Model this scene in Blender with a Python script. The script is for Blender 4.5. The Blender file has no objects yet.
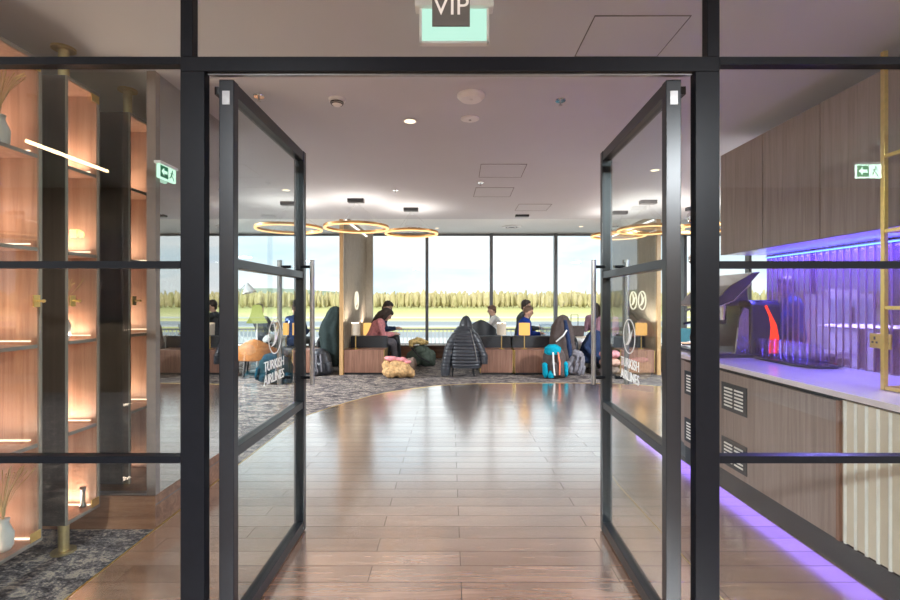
import bpy, bmesh, math, random
from mathutils import Vector, Matrix, noise
random.seed(7)
PI = math.pi
F = 476.0
CAM_Z = 1.4
sc = bpy.context.scene
col = sc.collection

def P(px, py, d):
    """world point seen at photo pixel (px,py) at distance d"""
    return Vector(((px-450)*d/F, d, CAM_Z+(300-py)*d/F))
def PX(px, d): return (px-450)*d/F
def PZ(py, d): return CAM_Z+(300-py)*d/F

# ------------------------------------------------------------------ materials
MATS = {}
def new_mat(name):
    m = bpy.data.materials.new(name); m.use_nodes = True
    MATS[name] = m
    nt = m.node_tree
    return m, nt, nt.nodes['Principled BSDF'], nt.nodes['Material Output']
def setp(b, **k):
    for n, v in k.items():
        b.inputs[n.replace('_', ' ')].default_value = v
def c4(c): return (c[0], c[1], c[2], 1.0)
def texco(nt, scale=(1,1,1), kind='Object', rot=(0,0,0)):
    tc = nt.nodes.new('ShaderNodeTexCoord'); mp = nt.nodes.new('ShaderNodeMapping')
    mp.inputs['Scale'].default_value = scale; mp.inputs['Rotation'].default_value = rot
    nt.links.new(tc.outputs[kind], mp.inputs['Vector'])
    return mp.outputs['Vector']
def ramp(nt, fac, stops, interp='LINEAR'):
    r = nt.nodes.new('ShaderNodeValToRGB'); r.color_ramp.interpolation = interp
    e = r.color_ramp.elements
    while len(e) > 1: e.remove(e[0])
    e[0].position = stops[0][0]; e[0].color = c4(stops[0][1])
    for p, c in stops[1:]:
        x = e.new(p); x.color = c4(c)
    nt.links.new(fac, r.inputs['Fac'])
    return r.outputs['Color']
def noise_tex(nt, vec, scale=5, detail=4, rough=.55, dist=0):
    n = nt.nodes.new('ShaderNodeTexNoise')
    n.inputs['Scale'].default_value = scale; n.inputs['Detail'].default_value = detail
    n.inputs['Roughness'].default_value = rough; n.inputs['Distortion'].default_value = dist
    nt.links.new(vec, n.inputs['Vector'])
    return n.outputs['Fac']
def bump(nt, b, h, strength=.2, dist=.01):
    bp = nt.nodes.new('ShaderNodeBump'); bp.inputs['Strength'].default_value = strength
    bp.inputs['Distance'].default_value = dist
    nt.links.new(h, bp.inputs['Height']); nt.links.new(bp.outputs['Normal'], b.inputs['Normal'])
def plain(name, c, rough=.5, metal=0, var=.08, vs=12, bmp=0, spec=.5, coat=0):
    m, nt, b, o = new_mat(name)
    setp(b, Roughness=rough, Metallic=metal)
    b.inputs['Specular IOR Level'].default_value = spec
    b.inputs['Coat Weight'].default_value = coat
    n = noise_tex(nt, texco(nt), vs, 3)
    lo = tuple(x*(1-var) for x in c); hi = tuple(min(1, x*(1+var)) for x in c)
    nt.links.new(ramp(nt, n, [(.3, lo), (.7, hi)]), b.inputs['Base Color'])
    if bmp: bump(nt, b, n, bmp)
    return m
def wood(name, stops, grain='Z', rough=.4, s=1.0, spec=.5):
    m, nt, b, o = new_mat(name)
    a = {'X': (.6, 14, 14), 'Y': (14, .6, 14), 'Z': (14, 14, .6)}[grain]
    v = texco(nt, tuple(x*s for x in a))
    n = noise_tex(nt, v, 1.6, 6, .62, .9)
    nt.links.new(ramp(nt, n, stops), b.inputs['Base Color'])
    setp(b, Roughness=rough); b.inputs['Specular IOR Level'].default_value = spec
    bump(nt, b, n, .06)
    return m
def emit(name, c, s):
    m, nt, b, o = new_mat(name)
    e = nt.nodes.new('ShaderNodeEmission'); e.inputs['Color'].default_value = c4(c); e.inputs['Strength'].default_value = s
    nt.links.new(e.outputs[0], o.inputs['Surface'])
    return m
def glass(name, tint=(.95,.98,.97), ior=1.5, rough=0.0, gain=1.0):
    m, nt, b, o = new_mat(name)
    nt.nodes.remove(b)
    t = nt.nodes.new('ShaderNodeBsdfTransparent'); t.inputs['Color'].default_value = c4(tint)
    g = nt.nodes.new('ShaderNodeBsdfGlossy'); g.inputs['Roughness'].default_value = rough
    fr = nt.nodes.new('ShaderNodeFresnel'); fr.inputs['IOR'].default_value = ior
    mu = nt.nodes.new('ShaderNodeMath'); mu.operation = 'MULTIPLY'; mu.inputs[1].default_value = gain; mu.use_clamp = True
    mx = nt.nodes.new('ShaderNodeMixShader')
    geo = nt.nodes.new('ShaderNodeNewGeometry')
    # only the outward face mirrors: the inner face of the pane just transmits
    inv = nt.nodes.new('ShaderNodeMath'); inv.operation = 'SUBTRACT'; inv.inputs[0].default_value = 1.0
    nt.links.new(geo.outputs['Backfacing'], inv.inputs[1])
    mu2 = nt.nodes.new('ShaderNodeMath'); mu2.operation = 'MULTIPLY'
    nt.links.new(fr.outputs[0], mu.inputs[0]); nt.links.new(mu.outputs[0], mu2.inputs[0]); nt.links.new(inv.outputs[0], mu2.inputs[1])
    nt.links.new(mu2.outputs[0], mx.inputs[0]); nt.links.new(t.outputs[0], mx.inputs[1]); nt.links.new(g.outputs[0], mx.inputs[2])
    nt.links.new(mx.outputs[0], o.inputs['Surface'])
    return m

M_frame = plain('black_steel', (.005, .006, .009), .35, .0, .1, 30, spec=.15)
M_mullion = plain('grey_mullion', (.13, .13, .135), .45, 0, .05, 20)
M_leafsteel = plain('grey_black_steel', (.008, .011, .016), .28, .0, .1, 30, spec=.45)
M_alu = plain('brushed_steel', (.36, .36, .36), .28, .9, .08, 40)
M_brass = plain('brass', (.78, .56, .20), .28, .9, .08, 40)
M_brass_soft = plain('satin_brass', (.55, .44, .22), .4, .8, .1, 30)
M_glass = glass('clear_glass', (.95, .975, .97), 1.5, 0, 1.6)
M_doorglass = glass('door_glass', (.93, .97, .97), 1.5, 0, 1.3)
M_winglass = glass('window_glass', (.97, .985, .985), 1.45)
M_mirror = glass('tinted_mirror_glass', (.28, .30, .27), 3.6, .01, 2.2)
M_drink = glass('drinking_glass', (.97, .97, .98), 1.5, 0, 1.4)
M_clearplastic = glass('clear_plastic', (.88, .92, .95), 1.6, .05, 2.5)
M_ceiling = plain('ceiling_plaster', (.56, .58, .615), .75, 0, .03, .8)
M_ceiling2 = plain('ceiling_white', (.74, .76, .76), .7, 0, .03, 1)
M_seam = plain('seam_grey', (.16, .15, .15), .7)
M_brown = plain('brown_wall_paint', (.20, .13, .08), .6)
M_greywall = plain('grey_wall_paint', (.32, .31, .30), .7)
M_white = plain('white_plastic', (.80, .80, .80), .4, 0, .03)
M_black = plain('black_plastic', (.02, .02, .022), .4)
M_walnut = wood('walnut', [(.25, (.115, .05, .032)), (.5, (.24, .115, .075)), (.75, (.36, .20, .14))])
M_walnutX = wood('walnut_plinth', [(.25, (.12, .05, .025)), (.5, (.22, .10, .05)), (.75, (.33, .17, .10))], 'X')
M_cab = wood('grey_walnut', [(.2, (.19, .135, .115)), (.5, (.28, .205, .180)), (.8, (.36, .275, .245))], s=1.3)
M_dark_end = wood('dark_oak', [(.25, (.028, .023, .019)), (.5, (.045, .036, .03)), (.75, (.065, .053, .043))], rough=.5)
M_shelfwood = wood('warm_walnut_shelf', [(.25, (.34, .17, .11)), (.5, (.50, .28, .19)), (.75, (.62, .38, .27))], s=.8)
M_slat = wood('pale_slatted_oak', [(.25, (.22, .18, .13)), (.48, (.44, .37, .28)), (.52, (.30, .25, .19)), (.75, (.58, .50, .40))], s=2.2)
M_oakedge = wood('oak_edge', [(.3, (.42, .24, .10)), (.7, (.62, .38, .17))])
M_top = plain('white_worktop', (.84, .72, .76), .16, 0, .03, 6, spec=.6)
M_cream = plain('cream_fluted', (.70, .60, .47), .55, 0, .05, 8)
M_creamrib = plain('cream_rib', (.88, .86, .80), .5)
M_kick = plain('blue_black_plinth', (.018, .026, .035), .4)
M_darkfab = plain('charcoal_leather', (.022, .024, .028), .5, 0, .2, 40, .1)
M_teal = plain('teal_velvet', (.015, .09, .11), .7)
M_lampshade = emit('lit_shade', (.92, .50, .15), .78)
M_shade_dim = plain('cream_shade', (.66, .58, .46), .8)
M_ring = emit('ring_glow', (1.0, .56, .24), 1.3)
M_ringshell = plain('copper_ring', (.55, .28, .10), .35, .7)
M_warmled = emit('warm_led', (1.0, .70, .50), 1.8)
M_ledline = emit('warm_led_tube', (1.0, .70, .38), 30)
M_down = emit('downlight_glow', (1.0, .78, .50), 1.5)
M_blueled = emit('blue_led', (.06, .14, 1.0), 5)
M_blueline = emit('blue_led_line', (.35, .50, 1.0), 6)
M_exitglow = emit('exit_glow', (.50, .80, .66), .72)
M_exitgreen = plain('exit_green', (.0, .32, .14), .5)
M_exitface = emit('exit_face', (.65, 1, .8), 12)
M_exitgr2 = emit('exit_green_lit', (.02, .42, .16), 5)
M_greenlit = emit('green_lit', (.02, 1.0, .18), 14)
M_letter = plain('white_lettering', (.85, .85, .83), .5, 0, .02)
M_plaque = plain('grey_plaque', (.10, .095, .09), .45)
M_picture, nt, b, o = new_mat('dark_picture')
nt.links.new(ramp(nt, noise_tex(nt, texco(nt), 4, 6), [(.35, (.01,.01,.02)), (.55, (.10,.05,.04)), (.7, (.25,.2,.18))]), b.inputs['Base Color'])
M_skin = plain('skin', (.56, .33, .23), .55, 0, .06, 20)
M_skin2 = plain('skin_pale', (.66, .43, .33), .55, 0, .06, 20)
M_hair = plain('dark_brown_hair', (.035, .022, .016), .55, 0, .3, 60)
M_hair2 = plain('brown_hair', (.11, .06, .035), .55, 0, .3, 60)
def fab(name, c, v=.18): return plain(name, c, .85, 0, v, 25, .25, .2)
M_pink = fab('pink_fleece', (.78, .32, .34)); M_greyfab = fab('grey_fabric', (.20, .19, .21)); M_beige = fab('beige_wool', (.58, .36, .17), .3)
M_olive = fab('olive_canvas', (.075, .095, .075)); M_scarf = fab('sand_scarf', (.62, .44, .18), .35); M_navy = fab('navy_cloth', (.02, .035, .085))
M_blue = fab('royal_blue_cloth', (.012, .045, .30)); M_puffer = plain('black_nylon', (.035, .038, .046), .36, 0, .2, 30, .2)
M_tealfab = fab('teal_nylon', (.0, .30, .42)); M_brownfab = fab('brown_grey_nylon', (.09, .07, .065)); M_coral = fab('coral_strap', (.85, .25, .15))
M_whitefab = fab('white_cotton', (.72, .70, .66)); M_peach = fab('peach_wool', (.72, .42, .32)); M_taupe = fab('taupe_canvas', (.26, .19, .15))
M_browncoat = fab('dark_brown_coat', (.085, .065, .06)); M_tan = plain('tan_leather', (.45, .17, .05), .45, 0, .2, 20, .15)
M_greendark = fab('dark_green_coat', (.022, .034, .033)); M_lime = emit('lime_shade', (.45, .50, .14), .7)
M_jug = plain('dark_jug', (.03,.03,.05), .3); M_purplefab = fab('mauve_cloth', (.33, .18, .22))
M_chrome = plain('chrome', (.72, .72, .74), .12, 1, .04)
M_red = plain('red_gloss_glow', (.85, .02, .01), .25); nt = M_red.node_tree; b = nt.nodes['Principled BSDF']
b.inputs['Emission Color'].default_value = (1, .04, .01, 1); b.inputs['Emission Strength'].default_value = .9  # stripe given a glow of its own, though it is no lamp
M_machine = plain('dark_gloss_machine', (.035, .030, .05), .12, 0, .1, spec=.8)
M_leafgreen = plain('green_plastic', (.03, .35, .08), .5)
M_straw = plain('dried_grass', (.62, .44, .20), .8)

# carpet: mottled blue-grey with brown and cream flecks
M_carpet, nt, b, o = new_mat('mottled_carpet')
n1 = noise_tex(nt, texco(nt, (1.6, 3.4, 1), rot=(0,0,.5)), 4.5, 8, .82, .6)
n2 = noise_tex(nt, texco(nt, (1, 1, 1)), 70, 4, .7)
mx = nt.nodes.new('ShaderNodeMath'); mx.operation = 'MULTIPLY_ADD'; mx.inputs[1].default_value = .45
nt.links.new(n2, mx.inputs[0]); nt.links.new(n1, mx.inputs[2])
nt.links.new(ramp(nt, mx.outputs[0], [(.52, (.018, .016, .018)), (.66, (.055, .046, .045)), (.75, (.17, .15, .155)), (.82, (.50, .41, .31)), (.9, (.10, .09, .11))]), b.inputs['Base Color'])
setp(b, Roughness=.95); b.inputs['Specular IOR Level'].default_value = .1
bump(nt, b, n2, .5, .01)

# plank floor
M_floor, nt, b, o = new_mat('oak_plank_floor')
v = texco(nt)
br = nt.nodes.new('ShaderNodeTexBrick'); nt.links.new(v, br.inputs['Vector'])
br.offset = .37; br.inputs['Scale'].default_value = 1; br.inputs['Brick Width'].default_value = 1.25; br.inputs['Row Height'].default_value = .145
br.inputs['Mortar Size'].default_value = .0022; br.inputs['Mortar Smooth'].default_value = .3; br.inputs['Bias'].default_value = 0
br.inputs['Color1'].default_value = (.30, .30, .30, 1); br.inputs['Color2'].default_value = (.75, .75, .75, 1); br.inputs['Mortar'].default_value = (0, 0, 0, 1)
g = noise_tex(nt, texco(nt, (.9, 12, 1)), 2.2, 7, .62, .7)
ad = nt.nodes.new('ShaderNodeMath'); ad.operation = 'MULTIPLY_ADD'; ad.inputs[1].default_value = .38
sep = nt.nodes.new('ShaderNodeSeparateColor'); nt.links.new(br.outputs['Color'], sep.inputs[0])
nt.links.new(sep.outputs[0], ad.inputs[0]); nt.links.new(g, ad.inputs[2])
cr = ramp(nt, ad.outputs[0], [(.45, (.17, .085, .050)), (.68, (.31, .170, .108)), (.90, (.45, .27, .185))])
mix = nt.nodes.new('ShaderNodeMix'); mix.data_type = 'RGBA'
nt.links.new(br.outputs['Fac'], mix.inputs[0]); nt.links.new(cr, mix.inputs[6]); mix.inputs[7].default_value = (.05, .028, .02, 1)
nt.links.new(mix.outputs[2], b.inputs['Base Color'])
rr = nt.nodes.new('ShaderNodeMapRange'); rr.inputs[3].default_value = .20; rr.inputs[4].default_value = .30
nt.links.new(g, rr.inputs[0]); nt.links.new(rr.outputs[0], b.inputs['Roughness'])
b.inputs['Specular IOR Level'].default_value = .3
lw = nt.nodes.new('ShaderNodeLayerWeight'); lw.inputs['Blend'].default_value = .5
pw = nt.nodes.new('ShaderNodeMath'); pw.operation = 'POWER'; pw.inputs[1].default_value = 1.8; lm = nt.nodes.new('ShaderNodeMath'); lm.operation = 'MULTIPLY'; lm.inputs[1].default_value = 1.17; lm.use_clamp = True; nt.links.new(lw.outputs['Facing'], lm.inputs[0]); nt.links.new(lm.outputs[0], pw.inputs[0])
gl = nt.nodes.new('ShaderNodeBsdfGlossy'); gl.inputs['Color'].default_value = (1, .975, .95, 1)
gr = nt.nodes.new('ShaderNodeMapRange'); gr.inputs[3].default_value = .13; gr.inputs[4].default_value = .24; nt.links.new(g, gr.inputs[0]); nt.links.new(gr.outputs[0], gl.inputs['Roughness'])
sm_ = nt.nodes.new('ShaderNodeMath'); sm_.operation = 'MULTIPLY_ADD'; sm_.inputs[1].default_value = -.75; sm_.inputs[2].default_value = 1.0; nt.links.new(br.outputs['Fac'], sm_.inputs[0])
pm = nt.nodes.new('ShaderNodeMath'); pm.operation = 'MULTIPLY'; nt.links.new(pw.outputs[0], pm.inputs[0]); nt.links.new(sm_.outputs[0], pm.inputs[1])
pv = nt.nodes.new('ShaderNodeMapRange'); pv.inputs[1].default_value = .3; pv.inputs[2].default_value = .75; pv.inputs[3].default_value = .86; pv.inputs[4].default_value = 1.0; nt.links.new(sep.outputs[0], pv.inputs[0])
pm2 = nt.nodes.new('ShaderNodeMath'); pm2.operation = 'MULTIPLY'; nt.links.new(pm.outputs[0], pm2.inputs[0]); nt.links.new(pv.outputs[0], pm2.inputs[1])
mxf = nt.nodes.new('ShaderNodeMixShader'); nt.links.new(pm2.outputs[0], mxf.inputs[0]); nt.links.new(b.outputs[0], mxf.inputs[1]); nt.links.new(gl.outputs[0], mxf.inputs[2]); nt.links.new(mxf.outputs[0], o.inputs['Surface'])
inv = nt.nodes.new('ShaderNodeMath'); inv.operation = 'SUBTRACT'; inv.inputs[0].default_value = 1; nt.links.new(br.outputs['Fac'], inv.inputs[1])
bump(nt, b, inv.outputs[0], .25, .004); nt.links.new(b.inputs['Normal'].links[0].from_socket, gl.inputs['Normal'])

# airfield ground with grass and taxiway bands along distance
M_field, nt, b, o = new_mat('airfield_grass')
tc = nt.nodes.new('ShaderNodeTexCoord'); sp = nt.nodes.new('ShaderNodeSeparateXYZ'); nt.links.new(tc.outputs['Object'], sp.inputs[0])
nn = noise_tex(nt, texco(nt, (.02, .06, 1)), 1.0, 5)
ma = nt.nodes.new('ShaderNodeMath'); ma.operation = 'MULTIPLY_ADD'; ma.inputs[1].default_value = 10; nt.links.new(nn, ma.inputs[0]); nt.links.new(sp.outputs['Y'], ma.inputs[2])
mr = nt.nodes.new('ShaderNodeMapRange'); mr.inputs[1].default_value = 0; mr.inputs[2].default_value = 400; nt.links.new(ma.outputs[0], mr.inputs[0])
G1 = (.58, .57, .24); G2 = (.78, .74, .40); A1 = (.34, .38, .42); A2 = (.62, .64, .64)
band = ramp(nt, mr.outputs[0], [(0, A2), (.20, A2), (.205, A1), (.235, A1), (.24, G1), (.275, G1), (.28, A2), (.30, A1), (.345, A1), (.35, G2), (.40, G1), (.405, A2), (.43, A2), (.44, G2), (.62, G1), (.9, (.5, .5, .22))])
nt.links.new(band, b.inputs['Base Color']); setp(b, Roughness=.95); b.inputs['Specular IOR Level'].default_value = .1
M_trees, nt, b, o = new_mat('hazy_trees')  # distance haze is lightened into the crown colours
nt.links.new(ramp(nt, noise_tex(nt, texco(nt, (1,1,.3)), .16, 5, .7), [(.3, (.40, .38, .18)), (.5, (.55, .48, .27)), (.7, (.68, .60, .40))]), b.inputs['Base Color'])
setp(b, Roughness=1); b.inputs['Specular IOR Level'].default_value = 0
M_hill = plain('far_hill', (.24, .30, .22), 1, 0, .2, .02)

# ------------------------------------------------------------------ mesh tools
class MB:
    def __init__(s): s.v = []; s.f = []
    def add(s, vs, fs):
        n = len(s.v); s.v += [Vector(v) for v in vs]; s.f += [tuple(i+n for i in f) for f in fs]; return s
    def box(s, x0, x1, y0, y1, z0, z1):
        x0, x1 = min(x0,x1), max(x0,x1); y0, y1 = min(y0,y1), max(y0,y1); z0, z1 = min(z0,z1), max(z0,z1)
        return s.add([(x0,y0,z0),(x1,y0,z0),(x1,y1,z0),(x0,y1,z0),(x0,y0,z1),(x1,y0,z1),(x1,y1,z1),(x0,y1,z1)],
                     [(0,3,2,1),(4,5,6,7),(0,1,5,4),(1,2,6,5),(2,3,7,6),(3,0,4,7)])
    def cyl(s, a, b, r0, r1=None, n=16):
        a = Vector(a); b = Vector(b); r1 = r0 if r1 is None else r1
        d = (b-a).normalized(); u = d.orthogonal().normalized(); w = d.cross(u)
        vs = [a+(u*math.cos(t)+w*math.sin(t))*r0 for t in [2*PI*i/n for i in range(n)]]
        vs += [b+(u*math.cos(t)+w*math.sin(t))*r1 for t in [2*PI*i/n for i in range(n)]]
        fs = [(i, (i+1) % n, n+(i+1) % n, n+i) for i in range(n)] + [tuple(reversed(range(n))), tuple(range(n, 2*n))]
        return s.add(vs, fs)
    def ball(s, c, r, n=12, rot=None):
        c = Vector(c); r = Vector((r,r,r)) if not hasattr(r, '__len__') else Vector(r)
        m = n//2+1; vs = []; fs = []
        for i in range(1, m):
            th = PI*i/m
            for j in range(n):
                p = Vector((math.sin(th)*math.cos(2*PI*j/n)*r.x, math.sin(th)*math.sin(2*PI*j/n)*r.y, math.cos(th)*r.z))
                if rot: p = rot @ p
                vs.append(c+p)
        for t in (1, -1):
            p = Vector((0,0,t*r.z)); 
            if rot: p = rot @ p
            vs.append(c+p)
        top = len(vs)-2; bot = len(vs)-1
        for i in range(m-2):
            for j in range(n): fs.append((i*n+j, (i+1)*n+j, (i+1)*n+(j+1) % n, i*n+(j+1) % n))
        for j in range(n): fs.append((top, j, (j+1) % n)); fs.append((bot, (m-2)*n+(j+1) % n, (m-2)*n+j))
        return s.add(vs, fs)
    def cap(s, a, ra, b, rb, n=12):
        s.cyl(a, b, ra, rb, n); s.ball(a, ra*.999, n); s.ball(b, rb*.999, n); return s
    def chain(s, pts, n=12):
        for (a, ra), (b, rb) in zip(pts, pts[1:]): s.cap(a, ra, b, rb, n)
        return s
    def tube(s, pts, r, n=8, closed=False):
        pts = [Vector(p) for p in pts]; k = len(pts); vs = []; up = None
        for i in range(k):
            a = pts[i-1] if (i or closed) else pts[0]; b2 = pts[(i+1) % k] if (i < k-1 or closed) else pts[i]
            d = (b2-a).normalized()
            if up is None: up = d.orthogonal().normalized()
            u = (up-d*up.dot(d)).normalized(); up = u; w = d.cross(u)
            rr = r(i/(k-1)) if callable(r) else r
            vs += [pts[i]+(u*math.cos(2*PI*j/n)+w*math.sin(2*PI*j/n))*rr for j in range(n)]
        fs = []
        for i in range(k if closed else k-1):
            for j in range(n): fs.append((i*n+j, i*n+(j+1) % n, ((i+1) % k)*n+(j+1) % n, ((i+1) % k)*n+j))
        if not closed: fs += [tuple(reversed(range(n))), tuple(range((k-1)*n, k*n))]
        return s.add(vs, fs)
    def lathe(s, c, prof, n=32):
        c = Vector(c); vs = []; fs = []; k = len(prof)
        for r, z in prof: vs += [c+Vector((r*math.cos(2*PI*j/n), r*math.sin(2*PI*j/n), z)) for j in range(n)]
        for i in range(k-1):
            for j in range(n): fs.append((i*n+j, i*n+(j+1) % n, (i+1)*n+(j+1) % n, (i+1)*n+j))
        if prof[0][0] > 1e-6: fs.append(tuple(reversed(range(n))))
        if prof[-1][0] > 1e-6: fs.append(tuple(range((k-1)*n, k*n)))
        return s.add(vs, fs)
    def ring(s, c, R, sx, sz, n=72):
        """flat band ring: section sx wide (radial) by sz high"""
        c = Vector(c); vs = []; fs = []
        for r, z in ((R-sx/2, -sz/2), (R+sx/2, -sz/2), (R+sx/2, sz/2), (R-sx/2, sz/2)):
            vs += [c+Vector((r*math.cos(2*PI*j/n), r*math.sin(2*PI*j/n), z)) for j in range(n)]
        for i in range(4):
            for j in range(n): fs.append((i*n+j, i*n+(j+1) % n, ((i+1) % 4)*n+(j+1) % n, ((i+1) % 4)*n+j))
        return s.add(vs, fs)
    def prism(s, pts, ext):
        """pts: planar polygon of 3d points; ext: extrusion vector"""
        n = len(pts); ext = Vector(ext); pts = [Vector(p) for p in pts]
        return s.add(pts+[p+ext for p in pts], [tuple(reversed(range(n))), tuple(range(n, 2*n))]+[(i, (i+1) % n, n+(i+1) % n, n+i) for i in range(n)])
    def loft(s, secs, n=40, p=2.0, fold=0, amp=0, quilt=None, seed=0, top=True, ph=0):
        """secs: (z, cx, cy, rx, ry) bottom to top"""
        vs = []; fs = []; k = len(secs)
        # refine
        fine = []
        for a, b2 in zip(secs, secs[1:]):
            sub = max(4, int((b2[0]-a[0])/.010)) if quilt else 4
            for t in range(sub):
                q = t/sub; fine.append(tuple(a[i]*(1-q)+b2[i]*q for i in range(5)))
        fine.append(secs[-1]); k = len(fine); z0 = secs[0][0]; z1 = secs[-1][0]
        for (z, cx, cy, rx, ry) in fine:
            hz = (z-z0)/(z1-z0+1e-6)
            for j in range(n):
                t = 2*PI*j/n; c_, s_ = math.cos(t), math.sin(t)
                rr = (abs(c_)**p+abs(s_)**p)**(-1/p)
                m = 1+amp*(1-.6*hz)*math.sin(fold*t+seed+hz*1.2)*(.6+.8*noise.noise(Vector((c_*2+seed, s_*2, z*2)))) + amp*1.1*noise.noise(Vector((c_*2.2+seed, s_*2.2, z*7)))
                if quilt: m += .085*abs(math.sin(PI*z/quilt))**.6
                vs.append(Vector((cx+rx*rr*c_*m, cy+ry*rr*s_*m, z)))
        for i in range(k-1):
            for j in range(n): fs.append((i*n+j, i*n+(j+1) % n, (i+1)*n+(j+1) % n, (i+1)*n+j))
        fs += [tuple(reversed(range(n))), tuple(range((k-1)*n, k*n))]
        return s.add(vs, fs)
    def rot(s, deg, axis='Z', about=(0,0,0)):
        R = Matrix.Rotation(math.radians(deg), 3, axis); a = Vector(about)
        s.v = [R @ (v-a)+a for v in s.v]; return s
    def move(s, d): d = Vector(d); s.v = [v+d for v in s.v]; return s

def tag(o, label=None, cat=None, group=None, kind=None):
    if label: o['label'] = label
    if cat: o['category'] = cat
    if group: o['group'] = group
    if kind: o['kind'] = kind
    return o
def thing(name, label=None, cat=None, loc=(0,0,0), rz=0, group=None, kind=None):
    o = bpy.data.objects.new(name, None); col.objects.link(o); o.empty_display_size = .1
    o.location = loc; o.rotation_euler = (0, 0, rz); tag(o, label, cat, group, kind)
    return o
def root_loc(o):
    l = Vector((0,0,0))
    while o is not None: l += o.location; o = o.parent
    return l
def obj(name, mb, mat, parent=None, smooth=False, bevel=0, local=False, label=None, cat=None, group=None, kind=None, voxel=0, sm=6, noise_amp=0):
    """mb in world coordinates unless local (then in the parent's frame)"""
    me = bpy.data.meshes.new(name)
    vs = mb.v
    if parent is not None:
        off = Vector((0,0,0)) if local else root_loc(parent)
        me.from_pydata([tuple(v-off) for v in vs], [], mb.f)
        loc = Vector((0,0,0))
    else:
        xs = [v.x for v in vs]; ys = [v.y for v in vs]; zs = [v.z for v in vs]
        loc = Vector(((min(xs)+max(xs))/2, (min(ys)+max(ys))/2, min(zs)))
        me.from_pydata([tuple(v-loc) for v in vs], [], mb.f)
    bm = bmesh.new(); bm.from_mesh(me); bmesh.ops.recalc_face_normals(bm, faces=bm.faces); bm.to_mesh(me); bm.free()
    me.materials.append(mat)
    o = bpy.data.objects.new(name, me); col.objects.link(o); o.location = loc; o.parent = parent
    if voxel:
        r = o.modifiers.new('r', 'REMESH'); r.mode = 'VOXEL'; r.voxel_size = voxel
        s2 = o.modifiers.new('s', 'SMOOTH'); s2.iterations = sm; s2.factor = .5
        dg = bpy.context.evaluated_depsgraph_get(); dg.update()
        nm = bpy.data.meshes.new_from_object(o.evaluated_get(dg))
        o.modifiers.clear(); o.data = nm; nm.name = name
        if not nm.materials: nm.materials.append(mat)
        if noise_amp:
            for v in nm.vertices:
                v.co += v.normal*(noise_amp*noise.noise(v.co*9)+noise_amp*.5*noise.noise(v.co*24))
        smooth = True
    if smooth:
        for p in o.data.polygons: p.use_smooth = True
    if bevel:
        bv = o.modifiers.new('b', 'BEVEL'); bv.width = bevel; bv.segments = 2; bv.limit_method = 'ANGLE'
    tag(o, label, cat, group, kind)
    return o
def dup(root, loc=None, rz=None, label=None, group=None):
    r = root.copy(); col.objects.link(r)
    if loc is not None: r.location = loc
    if rz is not None: r.rotation_euler = (0,0,rz)
    if label: r['label'] = label
    if group: r['group'] = group
    for ch in list(root.children):
        c = ch.copy(); col.objects.link(c); c.parent = r
        for g2 in ch.children:
            d = g2.copy(); col.objects.link(d); d.parent = c
    return r
def text_mesh(name, s, size, origin, u, v, mat, parent, align='LEFT', ext=.001, bold=0):
    """text laid from origin with x axis u and y axis v (unit vectors)"""
    cu = bpy.data.curves.new('t', 'FONT'); cu.body = s; cu.size = size; cu.align_x = align; cu.extrude = ext; cu.offset = bold
    o = bpy.data.objects.new('t', cu); col.objects.link(o)
    dg = bpy.context.evaluated_depsgraph_get(); dg.update()
    me = bpy.data.meshes.new_from_object(o.evaluated_get(dg)); bpy.data.objects.remove(o)
    u = Vector(u); v = Vector(v); w = u.cross(v); og = Vector(origin)
    mb = MB(); mb.v = [og+u*q.co.x+v*q.co.y+w*q.co.z for q in me.vertices]; mb.f = [tuple(p.vertices) for p in me.polygons]
    bpy.data.meshes.remove(me)
    return obj(name, mb, mat, parent)
def area(name, loc, size, power, color=(1,1,1), rot=(0,0,0), sy=None, shape='RECTANGLE'):
    l = bpy.data.lights.new(name, 'AREA'); l.shape = shape; l.size = size
    if sy: l.size_y = sy
    l.energy = power; l.color = color
    o = bpy.data.objects.new(name, l); col.objects.link(o); o.location = loc; o.rotation_euler = rot
    return o

# ------------------------------------------------------------------ room shell
S = 'structure'
H1, H2, H0 = 2.8, 3.02, 3.1
WIN = 11.5
obj('floor', MB().box(-12, 10.6, -3.4, 11.7, -.12, 0), M_carpet, kind=S)
# oak floor inside a curved edge, a few millimetres proud of the carpet
edge = [(-1.79,5.55),(-1.73,5.77),(-1.55,6.2),(-1.34,6.6),(-1.14,6.95),(-.93,7.22),(-.6,7.5),(-.13,7.80),(.4,7.93),(1.06,7.99),(1.8,8.01),(2.5,7.98),(3.1,7.85),(3.7,7.5),(4.2,7.0),(4.4,6.4),(4.4,1.0)]
poly = [(-1.79,-3.3)]+edge[:0]+edge+[(4.4,-3.3)]
obj('floor_planks', MB().prism([(x,y,.0) for x, y in poly], (0,0,.004)), M_floor, kind=S)
tr = MB()
tr.tube([(-1.795, y, .004) for y in (-3.2, 0, 2, 5.55)]+[(x, y, .004) for x, y in edge[1:-1]], .004, 4)
obj('trim_1', tr, M_brass, kind=S)
tr = MB().tube([(1.27,1.0,.0045),(1.27,3.6,.0045),(1.31,4.0,.0045),(1.42,4.4,.0045),(1.6,4.75,.0045)], .003, 4)
obj('trim_2', tr, M_brass_soft, kind=S)
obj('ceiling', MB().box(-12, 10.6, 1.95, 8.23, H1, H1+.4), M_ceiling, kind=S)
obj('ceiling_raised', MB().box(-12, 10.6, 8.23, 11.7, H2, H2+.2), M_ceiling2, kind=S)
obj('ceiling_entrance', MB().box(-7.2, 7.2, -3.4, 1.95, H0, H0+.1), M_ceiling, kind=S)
obj('wall_back', MB().box(-7.2, 7.2, -3.5, -3.4, 0, H0), M_brown, kind=S)
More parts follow.
